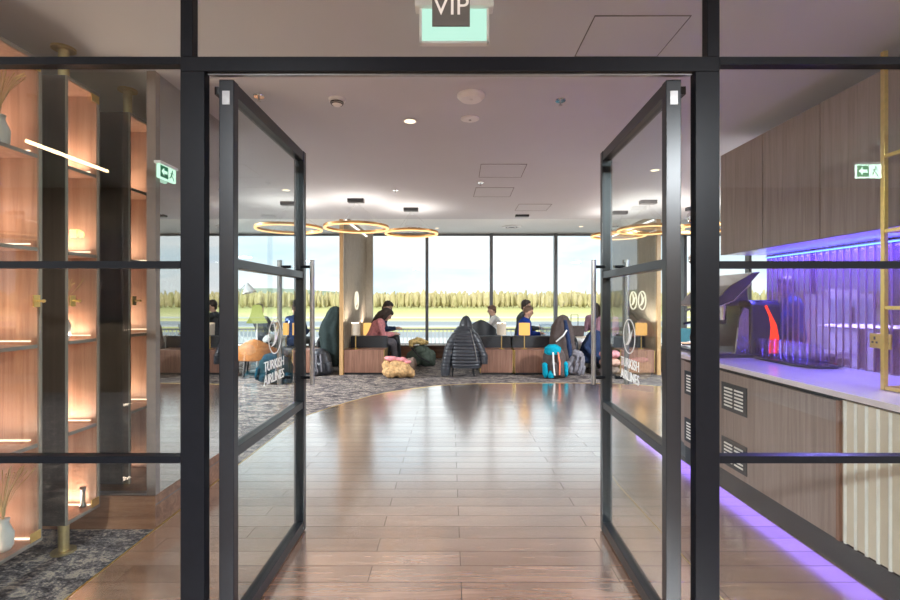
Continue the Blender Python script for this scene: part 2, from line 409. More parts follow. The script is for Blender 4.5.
obj('wall_left', MB().box(-12.1, -12, 1.8, 11.7, 0, 3.2), M_greywall, kind=S)
obj('wall_right', MB().box(10.6, 10.7, 1.8, 11.7, 0, 3.2), M_greywall, kind=S)
obj('wall_entrance_left', MB().box(-7.3, -7.2, -3.4, 1.8, 0, H0), M_brown, kind=S)
obj('wall_entrance_right', MB().box(7.2, 7.3, -3.4, 1.8, 0, H0), M_greywall, kind=S)
obj('wall_front_left', MB().box(-12, -2.9, 1.86, 1.95, 0, H0), M_greywall, kind=S)
obj('wall_front_right', MB().box(3.1, 10.6, 1.86, 1.95, 0, H0), M_greywall, kind=S)
# dark enclosure behind the display vitrine
obj('wall_vitrine', MB().box(-2.95, -2.85, 1.95, 4.0, 0, H1), M_brown, kind=S)
obj('wall_vitrine_rear', MB().box(-2.85, -1.83, 3.92, 4.0, 0, H1), M_brown, kind=S)
# ceiling seams of the service hatches: thin grooves set on the plaster
def hatch(pts, label):
    t = thing('ceiling_hatch', label, 'hatch', tuple(sum((P(*p) for p in pts), Vector())/len(pts)))
    q = [P(px, py, 666.4/(300-py)) for px, py, _ in pts]
    q = [Vector((v.x, v.y, H1)) for v in q]
    c = sum(q, Vector())/4; t.location = c
    obj('hatch_panel', MB().prism([v+(c-v)*.015-Vector((0,0,.003)) for v in q], (0,0,.006)), M_ceiling, t)
    m = MB()
    m.tube([v-Vector((0,0,.001)) for v in q], .0045, 4, True)
    obj('seam', m, M_seam, t)
for pts, lb in (([(595,15.5,1),(691,15.5,1),(657,56,1),(575,56,1)], 'large flush square hatch in the ceiling just above the door header'),
                ([(481,164,1),(527,164,1),(521,177,1),(479,177,1)], 'larger of two flush ceiling hatches near the sprinkler'),
                ([(476,187.5,1),(514,187.5,1),(510,196.5,1),(473.5,196.5,1)], 'small ceiling hatch directly beyond the larger pair member'),
                ([(519,204,1),(552,204,1),(546,210.5,1),(515,210.5,1)], 'farthest flush ceiling hatch beside the slot diffuser')):
    hatch(pts, lb)
# sill wall and windows of the lounge front
obj('wall_window', MB().box(-12, 10.6, WIN-.02, WIN+.16, 0, .31), M_walnutX, kind=S)
obj('wall_window_head', MB().box(-12, 10.6, WIN-.02, WIN+.16, 3.0, 3.3), M_ceiling2, kind=S)
xs = [-.556+1.553*k for k in range(-7, 7)]
n = 4
for a, b2 in zip(xs, xs[1:]+[10.55]):
    f = MB().box(a-.035, a+.035, WIN-.07, WIN+.08, .31, 3.0).box(a+.035, b2-.036, WIN-.03, WIN+.06, .31, .35).box(a+.035, b2-.036, WIN-.03, WIN+.06, 2.95, 3.0)
    w = obj('window_%d' % n, f, M_mullion, kind=S)
    obj('pane', MB().box(a+.036, b2-.036, WIN-.005, WIN+.01, .35, 2.95), M_winglass, w)
    n += 1
obj('window_sill', MB().box(-12, 10.6, WIN-.16, WIN-.02, .31, .34), M_creamrib, kind=S)
# partitions to the window, each with its oval badge
def badge2d(r, seg=36):
    """flying-goose roundel: returns ring polygon pieces and bird polygon in unit (u,v)"""
    bird = [(-.62,-.55),(-.30,-.38),(-.12,-.22),(-.02,.05),(-.06,.42),(-.20,.78),(.02,.58),(.16,.28),(.20,.02),(.34,.20),(.58,.42),(.44,.12),(.30,-.14),(.14,-.30),(-.02,-.42),(-.22,-.50)]
    return [(x*r, y*r) for x, y in bird]
def emblem(parent, c, u, v, r, mat, wdt=.012, rw=1.0, name='emblem', thick=.002):
    c = Vector(c); u = Vector(u); v = Vector(v); w = u.cross(v)
    m = MB(); k = 48
    for i in range(k):
        pass
    vs = []; fs = []
    for rad in (r-wdt, r):
        for dz in (0, thick):
            vs += [c+u*rad*rw*math.cos(2*PI*i/k)+v*rad*math.sin(2*PI*i/k)+w*dz for i in range(k)]
    A, B, C_, D = 0, k, 2*k, 3*k
    for i in range(k):
        j = (i+1) % k
        fs += [(A+i, A+j, C_+j, C_+i), (B+i, D+i, D+j, B+j), (A+i, B+i, B+j, A+j), (C_+i, C_+j, D+j, D+i)]
    m.add(vs, fs)
    o = obj(name, m, mat, parent)
    m = MB(); m.prism([c+u*x*rw+v*y for x, y in badge2d(r)], w*thick)
    obj('bird_motif', m, mat, o)
    return o
M_badge = emit('badge_glow', (1.0, .90, .68), .8)
for side, X, lb in ((-1, -2.03, 'left'), (1, 3.90, 'right')):
    t = thing('slatted_partition', 'slatted pale oak partition with %s beside the %s lounge booth' % ('one round badge' if side < 0 else 'two round badges', lb), 'partition', (X, 10.1, 0))
    obj('slat_panel', MB().box(X-.026, X+.026, 8.94, 11.3, 0, H2), M_slat, t)
    obj('edge_board', MB().box(X-.034, X+.034, 8.88, 8.94, 0, H2), M_oakedge, t)
    face = X+.028 if side < 0 else X-.028
    for k in range(46):
        y = 9.03+k*.051
        obj('slat', MB().box(face-.006, face+.006, y, y+.02, .02, H2-.01), M_slat, t)
    s2 = -side
    for yy in ((10.07,) if side < 0 else (9.98, 9.52)):
        emblem(t, (face+s2*.02, yy, 1.39), (0, s2*1.0, 0), (0,0,1), .19, M_badge, .018, 1, 'badge_ring', .02)
    obj('light_strip', MB().box(face+s2*.01, face+s2*.04, 9.0, 11.3, 2.90, 2.925), emit('white_led_%d' % (side+2), (1,.97,.9), 1.2), t)
obj('trim_3', MB().box(-2.04, -1.84, 11.31, 11.42, .34, H2), plain('taupe_column', (.34,.30,.24), .6), kind=S)

# ------------------------------------------------------------------ entrance screen
FY0, FY1 = 1.87, 1.912
zt = 3.1
fr = MB()
for s in (-1, 1):
    fr.box(s*.965, s*1.06, FY0, FY1, 0, 2.299)
    fr.box(s*1.012, s*1.06, FY0, FY1, 2.357, zt)
fr.box(-1.06, 1.06, FY0, FY1, 2.299, 2.357)
ef = obj('door_frame', fr, M_frame, kind=S, bevel=.002)
ef['label'] = 'black steel frame around the double glass doors'
obj('header_track', MB().box(-.96, .96, FY0+.018, FY1-.002, 2.294, 2.2985), M_alu, ef)
w = obj('window_3', MB().box(-1.011, 1.011, FY0, FY1, 3.05, zt), M_frame, kind=S)
obj('pane', MB().box(-1.011, 1.011, 1.897, 1.905, 2.358, 3.049), M_glass, w)
for i, s in ((1, -1), (2, 1)):
    fb = MB()
    for z0, z1 in ((2.326, 2.356), (1.525, 1.553), (.758, .786), (0, .03), (3.05, 3.1)):
        fb.box(s*1.061, s*2.9, FY0, FY1, z0, z1)
    fb.box(s*2.86, s*2.9 + s*.06, FY0, FY1, 0, 3.1)
    w = obj('window_%d' % i, fb, M_frame, kind=S)
    w['label'] = '%s glazed side screen with black glazing bars' % ('left' if s < 0 else 'right')
    for z0, z1 in ((.031, .757), (.787, 1.524), (1.554, 2.325), (2.357, 3.049)):
        obj('pane', MB().box(s*1.061, s*2.859, 1.897, 1.905, z0, z1), M_glass, w)
# two leaves standing open at right angles, swung into the lounge
def leaf(i, s):
    xi, xo = s*.875, s*.935      # inner and outer faces
    y0, y1 = 1.925, 2.895
    z0, z1 = .012, 2.292
    sw = .045
    t = thing('door_%d' % i, '%s glass door leaf opened inward with white airline lettering' % ('left' if s < 0 else 'right'), None, ((xi+xo)/2, y0, 0), rz=math.radians(-2.3) if s > 0 else 0, kind=S)
    obj('stile', MB().box(xi, xo, y0, y0+sw, z0, z1), M_leafsteel, t, bevel=.003)
    obj('stile', MB().box(xi, xo, y1-sw, y1, z0, z1), M_leafsteel, t, bevel=.003)
    for a, b2 in ((z0, z0+.06), (.752, .792), (1.53, 1.57), (z1-.055, z1)):
        obj('rail', MB().box(xi+s*.004, xo-s*.004, y0+sw, y1-sw, a, b2), M_leafsteel, t, bevel=.002)
    for a, b2 in ((z0+.061, .751), (.793, 1.529), (1.571, z1-.056)):
        pn = obj('glass_pane', MB().box(s*.900, s*.908, y0+sw+.001, y1-sw-.001, a, b2), M_doorglass, t)
        if a > .7 and a < 1:
            gx = s*.899
            # lettering faces the door opening
            u = (0, -s*1.0, 0) if s > 0 else (0, 1, 0)
            ystart = 2.30 if s < 0 else 2.58
            text_mesh('lettering', 'TURKISH', .070, (gx, ystart, 1.050), u, (0,0,1), M_letter, pn)
            text_mesh('lettering', 'AIRLINES', .070, (gx, ystart, .984), u, (0,0,1), M_letter, pn)
            yc = 2.445
            emblem(pn, (gx, yc, 1.213), u, (0,0,1), .090, M_letter, .006, 1, 'emblem', .0015)
    # pull handle pair through the free stile
    yh = y1-.10
    for side, x in (('in', xi-s*.066), ('out', xo+s*.066)):
        h = obj('pull_handle', MB().cyl((x, yh, .905), (x, yh, 1.635), .014, n=20), M_alu, t, smooth=False)
        face = xi if side == 'in' else xo
        m = MB()
        for z in (.945, 1.595): m.cyl((face, yh, z), (x, yh, z), .009, n=12)
        obj('handle_bracket', m, M_frame, h)
    # lever bracket at the top pivot and the bottom pivot
    m = MB().box(xo, s*.962, 1.945, 1.985, 2.24, 2.272)
    obj('pivot_arm', m, M_black, t)
    obj('pivot_cap', MB().box(s*.89, s*.92, y0-.003, y0, 2.19, 2.245), M_alu, t)
    if 0: obj('pivot_plate', MB().prism([(s*.962, 1.95, 2.285), (s*.66, 2.0, 2.285), (s*.66, 2.015, 2.285), (s*.962, 2.06, 2.285)], (0,0,.006)), M_alu, t)
    m = MB().cyl(((xi+xo)/2, y0+.03, .0045), ((xi+xo)/2, y0+.03, .012), .018)
    obj('floor_pivot', m, M_alu, t)
leaf(1, -1); leaf(2, 1)

# VIP plaque on the transom glass, exit light beyond it
t = thing('door_plaque', 'dark grey square plaque reading VIP on the glass above the doors', 'sign', (.003, 1.893, 2.488))
obj('plate', MB().box(-.071, .079, 1.888, 1.8965, 2.488, 2.64), M_plaque, t, bevel=.001)
text_mesh('lettering', 'VIP', .105, (.004, 1.8875, 2.532), (1,0,0), (0,0,1), M_letter, t, 'CENTER', .0008)
d = 2.2
t = thing('exit_sign', 'pale green glowing exit light box hanging behind the VIP plaque', 'exit sign', (PX(454, d), d, H1))
x0, x1 = PX(419.5, d), PX(489, d); zb = PZ(45, d); zt2 = PZ(10, d)
obj('light_panel', MB().box(x0+.012, x1-.012, d-.01, d+.01, zb+.012, zt2), M_exitglow, t)
m = MB().box(x0, x0+.012, d-.015, d+.015, zb, zt2).box(x1-.012, x1, d-.015, d+.015, zb, zt2).box(x0, x1, d-.015, d+.015, zb, zb+.012)
obj('frame', m, M_white, t, bevel=.003)
obj('housing', MB().box(x0-.02, x1+.02, d-.035, d+.035, zt2, zt2+.035), M_white, t, bevel=.006)
for x in (x0+.03, x1-.03): obj('hanger', MB().cyl((x, d, zt2+.03), (x, d, H1), .006), M_alu, t)

# exit sign builder with arrow and running figure. u = reading direction
def exit_sign(label, c, u, wdt, hgt, face, green, mirrorflip=1):
    c = Vector(c); u = Vector(u); v = Vector((0,0,1)); w = u.cross(v)
    t = thing('exit_sign', label, 'exit sign', tuple(c))
    def rect(a0, a1, b0, b1, d0, d1):
        return MB().prism([c+u*a*wdt+v*b*hgt+w*d0 for a, b in ((a0,b0),(a1,b0),(a1,b1),(a0,b1))], w*(d1-d0))
    obj('sign_panel', rect(-.5, .5, -.5, .5, -.01, .01), face, t)
    obj('housing', rect(-.56, .56, .5, .68, -.02, .02), M_white, t)
    for dd in (.0105,):
        obj('green_field', rect(-.47, .0, -.42, .42, dd, dd+.001), green, t)
        a = [(-.42,0),(-.26,.28),(-.26,.11),(-.06,.11),(-.06,-.11),(-.26,-.11),(-.26,-.28)]
        obj('arrow', MB().prism([c+u*x*wdt+v*y*hgt+w*(dd+.0012) for x, y in a], w*.001), face, t)
        def seg(p, q, th):
            p = Vector(p); q = Vector(q); dr = (q-p).normalized(); nn = Vector((-dr.y, dr.x))*th
            return [c+u*(x.x)*wdt+v*x.y*hgt+w*(dd+.0002) for x in (p-nn, q-nn, q+nn, p+nn)]
        m = MB()
        m.prism([c+u*(.27+.035*math.cos(q))*wdt+v*(.30+.07*math.sin(q))*hgt+w*dd for q in [2*PI*i/12 for i in range(12)]], w*.001)
        for p, q, th in (((.25,.22),(.20,-.06),.03), ((.25,.17),(.13,.08),.018), ((.26,.18),(.36,.06),.018), ((.20,-.04),(.31,-.20),.022), ((.31,-.20),(.36,-.38),.02), ((.19,-.04),(.14,-.24),.022), ((.14,-.24),(.04,-.28),.018)):
            m.prism(seg(p, q, th), w*.001)
        obj('running_figure', m, green, t)
    return t
exit_sign('small glowing green exit sign set on the tinted corner glass as its reflection', (-1.775, 2.98, 2.19), (0,1,0), .17, .085, emit('exit_reflection_face', (.55,.85,.65), .8), M_exitgreen)  # added solid sign imitating a reflection in the tinted glass
e1 = exit_sign('green exit sign with arrow hanging in the entrance hall behind', (4.65, -1.5, 2.83), (-1,0,0), .28, .15, M_exitface, M_exitgr2)
# arrow must read leftwards in the mirror image: turn the symbols round
for ch in e1.children:
    if ch.name.split('.')[0] in ('green_field', 'arrow', 'running_figure'):
        for vtx in ch.data.vertices: vtx.co.x = -vtx.co.x
for x in (4.55, 4.75): obj('hanger', MB().cyl((x,-1.5,2.93),(x,-1.5,H0),.005), M_alu, e1)
obj('indicator_light', MB().box(-5.72, -5.52, -3.398, -3.36, 2.34, 2.46), M_greenlit, label='bright green lamp on the brown entrance hall wall', cat='light')
t = thing('linear_pendant', 'thin warm linear pendant in the entrance hall', 'light', (-2.93, .1, 2.5))
obj('light_tube', MB().box(-2.94, -2.92, -.28, .50, 2.49, 2.51), M_ledline, t)
for y in (-.2, .42): obj('wire', MB().cyl((-2.93,y,2.51),(-2.93,y,H0),.002), M_black, t)
t = thing('framed_picture', 'dark framed picture on the brown entrance hall wall', 'picture', (-5.1, -3.4, 1.15))
obj('frame', MB().box(-5.62,-5.58,-3.4,-3.36,1.1,2.46).box(-4.63,-4.59,-3.4,-3.36,1.1,2.46).box(-5.58,-4.63,-3.4,-3.36,2.42,2.46).box(-5.58,-4.63,-3.4,-3.36,1.1,1.14), M_black, t)
obj('picture_print', MB().box(-5.57,-4.64,-3.395,-3.38,1.15,2.41), M_picture, t)

# ------------------------------------------------------------------ display shelves, left
ZS = [.175, .67, 1.17, 1.66, 2.13, 2.62]
def shelf_unit(y0, y1, label, post_y, xl=-2.36):
    xr = -2.087
    t = thing('display_shelf', label, 'display shelf', (xr-.06, y0, 0), group=None)
    obj('end_panel', MB().box(xl, xr, y0, y0+.022, ZS[0], ZS[-1]), M_dark_end, t)
    obj('rear_end_panel', MB().box(xl+.02, xr, y1-.018, y1, ZS[0]+.02, ZS[-1]-.02), M_shelfwood, t)
    obj('back_panel', MB().box(xl, xl+.018, y0+.0225, y1, ZS[0], ZS[-1]), M_shelfwood, t)
    for k, z in enumerate(ZS):
        if 0 < k < 5: obj('shelf', MB().box(xl+.02, xr-.004, y0+.023, y1-.019, z-.012, z+.004), M_shelfwood, t)
    obj('top_panel', MB().box(xl+.019, xr, y0+.023, y1, ZS[-1]-.019, ZS[-1]), M_shelfwood, t)
    obj('bottom_panel', MB().box(xl+.019, xr, y0+.023, y1, ZS[0], ZS[0]+.019), M_shelfwood, t)
    m = MB()
    m.box(xr, xr+.008, y0, y0+.012, ZS[0], ZS[-1]).box(xr, xr+.008, y1-.010, y1+.002, ZS[0], ZS[-1])
    m.box(xr, xr+.008, y0+.012, y1-.010, ZS[-1]-.014, ZS[-1]).box(xr, xr+.008, y0+.012, y1-.010, ZS[0], ZS[0]+.014)
    for z in ZS[1:-1]: m.box(xr-.003, xr+.004, y0+.0235, y1-.02, z-.013, z+.005)
    obj('metal_edging', m, plain('champagne_metal', (.30, .28, .24), .4, .6), t)
    for z0 in ZS[:-1]:
        obj('led_strip', MB().box(xl+.03, xr-.03, y1-.034, y1-.022, z0+.020, z0+.025), M_warmled, t)
        area('shelf_glow', (xl+.13, (y0+y1)/2, z0+.03), .16, 1.15, (1,.72,.56), (PI,0,0), sy=.16)
    for za, zb_, zf in ((0, ZS[0], 0), (ZS[-1], H1, H1-.012)):
        pst = obj('post', MB().cyl((xr-.06, post_y, za), (xr-.06, post_y, zb_), .026, n=24), M_brass_soft, t)
        obj('flange', MB().cyl((xr-.06, post_y, zf), (xr-.06, post_y, zf+.012), .058, n=28), M_brass_soft, pst)
    for z, dz in ((ZS[-1]-.065, .05), (ZS[0]+.02, .05)):
        obj('glass_clip', MB().box(xr+.008, xr+.014, y1-.07, y1-.012, z, z+dz*.9), M_brass, t, bevel=.001)
    lk = obj('lock', MB().box(xr+.008, xr+.016, y1-.055, y1-.018, 1.365, 1.425) if y0 < 2 else MB().box(xr+.008, xr+.016, y0+.018, y0+.055, 1.365, 1.425), M_brass, t, bevel=.001)
    yy = y1-.035 if y0 < 2 else y0+.04
    obj('lock_knob', MB().cyl((xr+.016, yy, 1.395), (xr+.045, yy, 1.395), .006).ball((xr+.048, yy, 1.395), .009), M_brass, lk)
    obj('glass_pane', MB().box(xr-.002, xr+.001, y0+.0125, y1-.0105, ZS[0]+.0145, ZS[-1]-.0145), M_glass, t)
    return t
shelf_unit(1.97, 2.425, 'lit walnut display shelf nearest the camera at the left edge', 2.05)
shelf_unit(2.58, 2.826, 'lit walnut display shelf with dark end, standing on carpet on a brass post', 2.645)
shelf_unit(3.09, 3.42, 'farthest walnut display shelf behind the glass corner', 3.17, -2.42)
def grasses(x, y, z, label, n=26, hgt=.30):
    t = thing('dried_grass_vase', label, 'vase', (x, y, z))
    obj('vase', MB().lathe((x,y,z), [(.028,0),(.04,.02),(.042,.08),(.022,.13),(.026,.15)]), M_creamrib, t, smooth=True)
    m = MB()
    for i in range(n):
        a = random.uniform(0, 2*PI); l = random.uniform(.04, .11)
        pts = [Vector((x, y, z+.13))+Vector((math.cos(a)*l*q*q, math.sin(a)*l*q*q*1.3, hgt*.85*q*(1-.15*q*random.random()))) for q in (0,.3,.6,.85,1)]
        m.tube(pts, lambda q: .0012+.004*max(0, q-.55), 5)
    obj('stems', m, M_straw, t)
grasses(-2.15, 2.27, 2.134, 'vase of dried grass on the top shelf at the left edge')
grasses(-2.15, 2.29, .195, 'vase of dried grass on the bottom shelf at the left edge')
grasses(-2.2, 2.70, 1.174, 'small vase of dried grass inside the second display shelf', 16, .26)
m = MB().lathe((-2.14, 2.775, .195), [(.018,0),(.018,.01),(.012,.02),(.012,.09),(.016,.10),(.016,.115)])
obj('candlestick', m, M_alu, label='grey metal candlestick on the bottom shelf of the second display', cat='candlestick', smooth=True)
# platform and glass corner
t = thing('glass_vitrine', 'glass corner vitrine on a walnut plinth at the end of the carpet', 'vitrine', (-2.3, 3.4, 0))
obj('plinth', MB().box(-2.84, -1.80, 2.905, 3.91, 0, .205), M_walnutX, t, bevel=.002)
obj('plinth_groove', MB().box(-1.7995, -1.797, 2.91, 3.9, .145, .15), M_seam, t)
obj('corner_post', MB().box(-1.855, -1.80, 2.91, 2.955, .206, H1), plain('taupe_frame', (.22, .18, .16), .45), t)
obj('metal_rail', MB().box(-2.84, -1.856, 2.91, 2.94, .206, .222), M_alu, t)
obj('glass_pane', MB().box(-2.84, -1.857, 2.922, 2.930, .223, H1), M_glass, t)
obj('tinted_pane', MB().box(-1.815, -1.803, 2.956, 3.9, .206, H1), M_mirror, t)

# ------------------------------------------------------------------ bar counter, right
XF = 2.03; XW = 2.745
t = thing('bar_counter', 'walnut bar counter with white worktop along the right side', 'bar counter', (2.35, 3.7, 0))
obj('plinth', MB().box(XF+.012, 2.7, 1.97, 4.13, 0, .14), M_kick, t)
obj('carcass', MB().box(XF+.05, 2.7, 1.97, 4.13, .1401, .885), M_kick, t)
for a, b2 in ((2.50, 3.70), (3.705, 4.13)):
    obj('front_panel', MB().box(XF, XF+.02, a, b2, .145, .868), M_cab, t, bevel=.001)
obj('corner_strip', MB().box(XF-.006, XF+.03, 2.475, 2.497, .145, .875), M_walnut, t)
m = MB().box(XF+.01, XF+.03, 1.97, 2.474, .15, .88)
obj('fluted_panel', m, M_cream, t)
for k in range(8):
    y = 2.455-k*.063
    obj('flute', MB().cyl((XF+.010, y, .145), (XF+.010, y, .88), .0085, n=12), M_creamrib, t, smooth=False)
ct = [(XF-.03,1.97),(XF-.03,4.15),(2.05,4.4),(2.2,4.75),(2.5,5.2),(2.9,5.6),(3.6,5.6),(3.6,4.2),(XW,4.2),(XW,1.97)]
obj('worktop', MB().prism([(x, y, .897) for x, y in ct], (0,0,.033)), M_top, t, bevel=.004)
obj('end_panel', MB().prism([(2.05,4.14,.145),(2.09,4.4,.145),(2.24,4.74,.145),(2.53,5.16,.145),(2.92,5.55,.145),(3.58,5.55,.145),(3.58,4.25,.145),(2.71,4.14,.145)], (0,0,.725)), M_cab, t)
obj('end_plinth', MB().prism([(2.07,4.15,0),(2.11,4.4,0),(2.26,4.74,0),(2.55,5.16,0),(2.94,5.52,0),(3.56,5.52,0),(3.56,4.25,0),(2.71,4.15,0)], (0,0,.144)), M_kick, t)
for y, z in ((3.40, .695), (3.40, .292), (3.96, .695), (3.96, .292)):
    pl = obj('vent_grille', MB().box(XF-.006, XF, y-.15, y+.15, z-.10, z+.10), M_kick, t, bevel=.001)
    for h in (-1, 1):
        for k in range(6):
            zz = z-.07+k*.025
            obj('vent_slot', MB().box(XF-.009, XF-.0061, y+h*.062-.05, y+h*.062+.05, zz, zz+.012), M_creamrib, pl)
# upper cabinets: each 0.55 m unit is a thing
for k, (a, b2) in enumerate(((1.97, 2.446), (2.45, 2.996), (3.0, 3.546), (3.55, 4.10))):
    lab = ['nearest the camera, behind the brass shelf', 'second from the camera', 'third from the camera, above the glasses', 'farthest, above the coffee machine'][k]
    c = thing('wall_cabinet', 'tall grey walnut wall cabinet, '+lab, 'cabinet', (2.54, (a+b2)/2, 1.785))
    obj('body', MB().box(2.352, XW, a+.001, b2-.001, 1.785, 2.635), M_top, c)
    obj('cabinet_door', MB().box(2.33, 2.35, a+.002, b2-.002, 1.785, 2.64), M_cab, c, bevel=.0015)
obj('wall_bar', MB().box(XW, XW+.1, 1.95, 4.15, 1.80, H1), M_greywall, kind=S)
obj('wall_bar_low', MB().box(XW, XW+.1, 1.95, 4.15, 0, .93), M_greywall, kind=S)
# reeded backsplash
M_reed, nt, b, o = new_mat('reeded_mauve_glass')
setp(b, Roughness=.12); b.inputs['Base Color'].default_value = (.36, .18, .25, 1); b.inputs['Specular IOR Level'].default_value = .9
tr_ = nt.nodes.new('ShaderNodeBsdfTransparent'); tr_.inputs['Color'].default_value = (.62, .54, .92, 1)
mxs = nt.nodes.new('ShaderNodeMixShader'); mxs.inputs[0].default_value = .30
nt.links.new(b.outputs[0], mxs.inputs[1]); nt.links.new(tr_.outputs[0], mxs.inputs[2]); nt.links.new(mxs.outputs[0], o.inputs['Surface'])
mxs.inputs[0].default_value = .60
t = thing('backsplash', 'reeded violet glass backsplash lit blue behind the worktop', 'backsplash', (XW+.02, 3.05, .93))
obj('glass_sheet', MB().box(XW+.02, XW+.026, 1.97, 4.14, .931, 1.799), M_reed, t)
M_rib = plain('mauve_rib', (.34, .21, .28), .3, 0, .08, 20, spec=.7)
for k in range(36):
    y = 1.99+k*.0612
    obj('rib', MB().box(XW+.008, XW+.019, y, y+.005, .931, 1.799), M_rib, t)
t = thing('led_strip', 'bright blue strip light under the wall cabinets', 'light', (XW-.02, 3.0, 1.77))
obj('diffuser', MB().box(XW-.024, XW-.010, 1.98, 4.10, 1.758, 1.766), M_blueled, t)
obj('channel', MB().box(XW-.026, XW-.006, 1.98, 4.10, 1.7665, 1.772), M_alu, t)
area('blue_plinth_light', (2.035, 3.6, .075), .12, 1.5, (.32, .18, 1.0), (0, math.radians(90), 0), 3.2)
area('blue_wall_light', (XW-.06, 3.05, 1.755), .03, 12, (.13, .09, 1.0), (0, math.radians(-12), 0), 2.1)
area('blue_underside_light', (XW-.10, 3.05, 1.70), .03, 4, (.05, .06, 1.0), (0, PI, 0), 2.1)

# brass etagere
t = thing('brass_shelf_frame', 'open brass shelf frame standing on the near end of the worktop', 'shelf', (2.4, 2.3, .93))
m_ = .011
for (x, y) in ((2.272, 2.49), (2.60, 2.49), (2.272, 2.0), (2.60, 2.0)):
    obj('post', MB().box(x-m_, x+m_, y-m_, y+m_, .931, 2.70 if x < 2.3 else 1.75), M_brass, t, bevel=.001)
for z in (.942, 1.36, 1.76):
    m = MB().box(2.272-.008, 2.272+.008, 2.012, 2.478, z-.009, z+.009).box(2.592, 2.608, 2.012, 2.478, z-.009, z+.009).box(2.284, 2.588, 2.482, 2.498, z-.009, z+.009).box(2.284, 2.588, 1.992, 2.008, z-.009, z+.009)
    obj('shelf_rail', m, M_brass, t)
    if z > 1: obj('glass_shelf', MB().box(2.281, 2.59, 2.009, 2.481, z-.004, z+.004), M_clearplastic, t)
obj('shelf_rail', MB().box(2.264, 2.280, 2.012, 2.478, 2.14, 2.158), M_brass, t)
# socket
t = thing('power_socket', 'brass double power socket on the backsplash beside the brass frame', 'socket', (XW, 3.03, 1.10))
obj('plate', MB().box(XW-.008, XW+.002, 2.955, 3.105, 1.09, 1.185), M_brass, t, bevel=.002)
for yy in (2.993, 3.068):
    obj('socket_holes', MB().box(XW-.0095, XW-.008, yy-.006, yy+.006, 1.145, 1.165).box(XW-.0095, XW-.008, yy-.022, yy-.008, 1.122, 1.134).box(XW-.0095, XW-.008, yy+.008, yy+.022, 1.122, 1.134), M_black, t)
# tray with tumblers
ty0, ty1, tx0, tx1 = 3.22, 3.95, 2.42, 2.74
pts = []
for k in range(48):
    q = 2*PI*k/48; c_, s_ = math.cos(q), math.sin(q); rr = (abs(c_)**3.2+abs(s_)**3.2)**(-1/3.2)
    pts.append(((tx0+tx1)/2+(tx1-tx0)/2*c_*rr, (ty0+ty1)/2+(ty1-ty0)/2*s_*rr))
t = thing('serving_tray', 'black oval serving tray carrying rows of clear tumblers', 'tray', (2.58, 3.585, .93))
obj('tray_base', MB().prism([((x-2.58)*.94+2.58, (y-3.585)*.94+3.585, .931) for x, y in pts], (0,0,.008)), M_machine, t)
obj('tray_rim', MB().tube([(x*.99+.0258, y, .946) for x, y in pts], .008, 6, True), M_machine, t)
glass_proto = None
pos = [(2.50+.09*(r), 3.32+.068*k) for r in (0, 1) for k in range(9)]
for i, (x, y) in enumerate(pos):
    if glass_proto is None:
        m = MB(); m.lathe((0,0,0), [(.0,.0),(.026,.0),(.031,.15),(.029,.15),(.0245,.012),(0,.012)], 20)
        g_ = MB(); g_.v = [v+Vector((x, y, .940)) for v in m.v]; g_.f = m.f
        glass_proto = obj('tumbler', g_, M_drink, smooth=True, label='clear tall tumbler standing in rows on the black tray', cat='glass', group='tumblers on the black tray')
    else:
        o2 = glass_proto.copy(); col.objects.link(o2); o2.location = (x, y, .940)
# coffee machine
t = thing('coffee_machine', 'large dark glossy coffee machine with a curved red side stripe', 'coffee machine', (2.5, 4.1, .93))
prof = [(4.02,.95),(4.36,.95),(4.40,1.10),(4.40,1.42),(4.30,1.55),(4.02,1.585)]
body = MB().prism([(2.44, y, z) for y, z in ((3.86,.95),(4.42,.95),(4.42,1.36),(4.34,1.40),(3.90,1.40),(3.86,1.36))], (.25, 0, 0))
obj('housing', body, M_machine, t, bevel=.015)
obj('drip_base', MB().box(2.14, 2.70, 3.84, 4.46, .931, .965), M_machine, t, bevel=.008)
obj('cup_grid', MB().box(2.16, 2.42, 3.90, 4.40, .966, .972), M_chrome, t)
# sloping control lid
lid = [(2.12,1.36),(2.16,1.34),(2.30,1.40),(2.44,1.54),(2.52,1.63),(2.46,1.62),(2.28,1.52)]
obj('sloping_lid', MB().prism([(x, 3.86, z) for x, z in lid], (0, .56, 0)), M_machine, t, bevel=.006)
obj('lid_support', MB().prism([(2.31, 4.02, 1.35),(2.52, 4.02, 1.35),(2.50, 4.02, 1.615),(2.44, 4.02, 1.545),(2.31, 4.02, 1.41)], (0,.26,0)), M_machine, t)
obj('lid_trim', MB().tube([(2.12,3.855,1.355),(2.16,3.853,1.338),(2.30,3.853,1.395),(2.44,3.853,1.535)], .006, 6), M_chrome, t)
m = MB()
for yy in (3.98, 4.22):
    m.cyl((2.27, yy, 1.22), (2.27, yy, 1.40), .035, .045, 20)
obj('group_head', m, M_chrome, t)
for yy in (3.98, 4.22):
    obj('portafilter', MB().cyl((2.27,yy,1.20),(2.27,yy,1.235),.038,n=20).tube([(2.24,yy,1.215),(2.14,yy,1.205),(2.07,yy,1.19)],.012,8), M_black, t)
obj('steam_wand', MB().tube([(2.20,3.92,1.34),(2.17,3.9,1.25),(2.19,3.9,1.10),(2.205,3.91,1.03)], .006, 8), M_chrome, t)
m = MB().prism([(x, 3.88, z) for x, z in ((2.33,.966),(2.44,.966),(2.44,1.32),(2.40,1.34),(2.36,1.25),(2.345,1.1))], (0,.02,0))
obj('side_cover', m, M_chrome, t)
st = [(2.585,.968),(2.66,.968),(2.665,1.10),(2.645,1.20),(2.60,1.29),(2.565,1.36),(2.55,1.35),(2.585,1.27),(2.60,1.18),(2.59,1.06)]
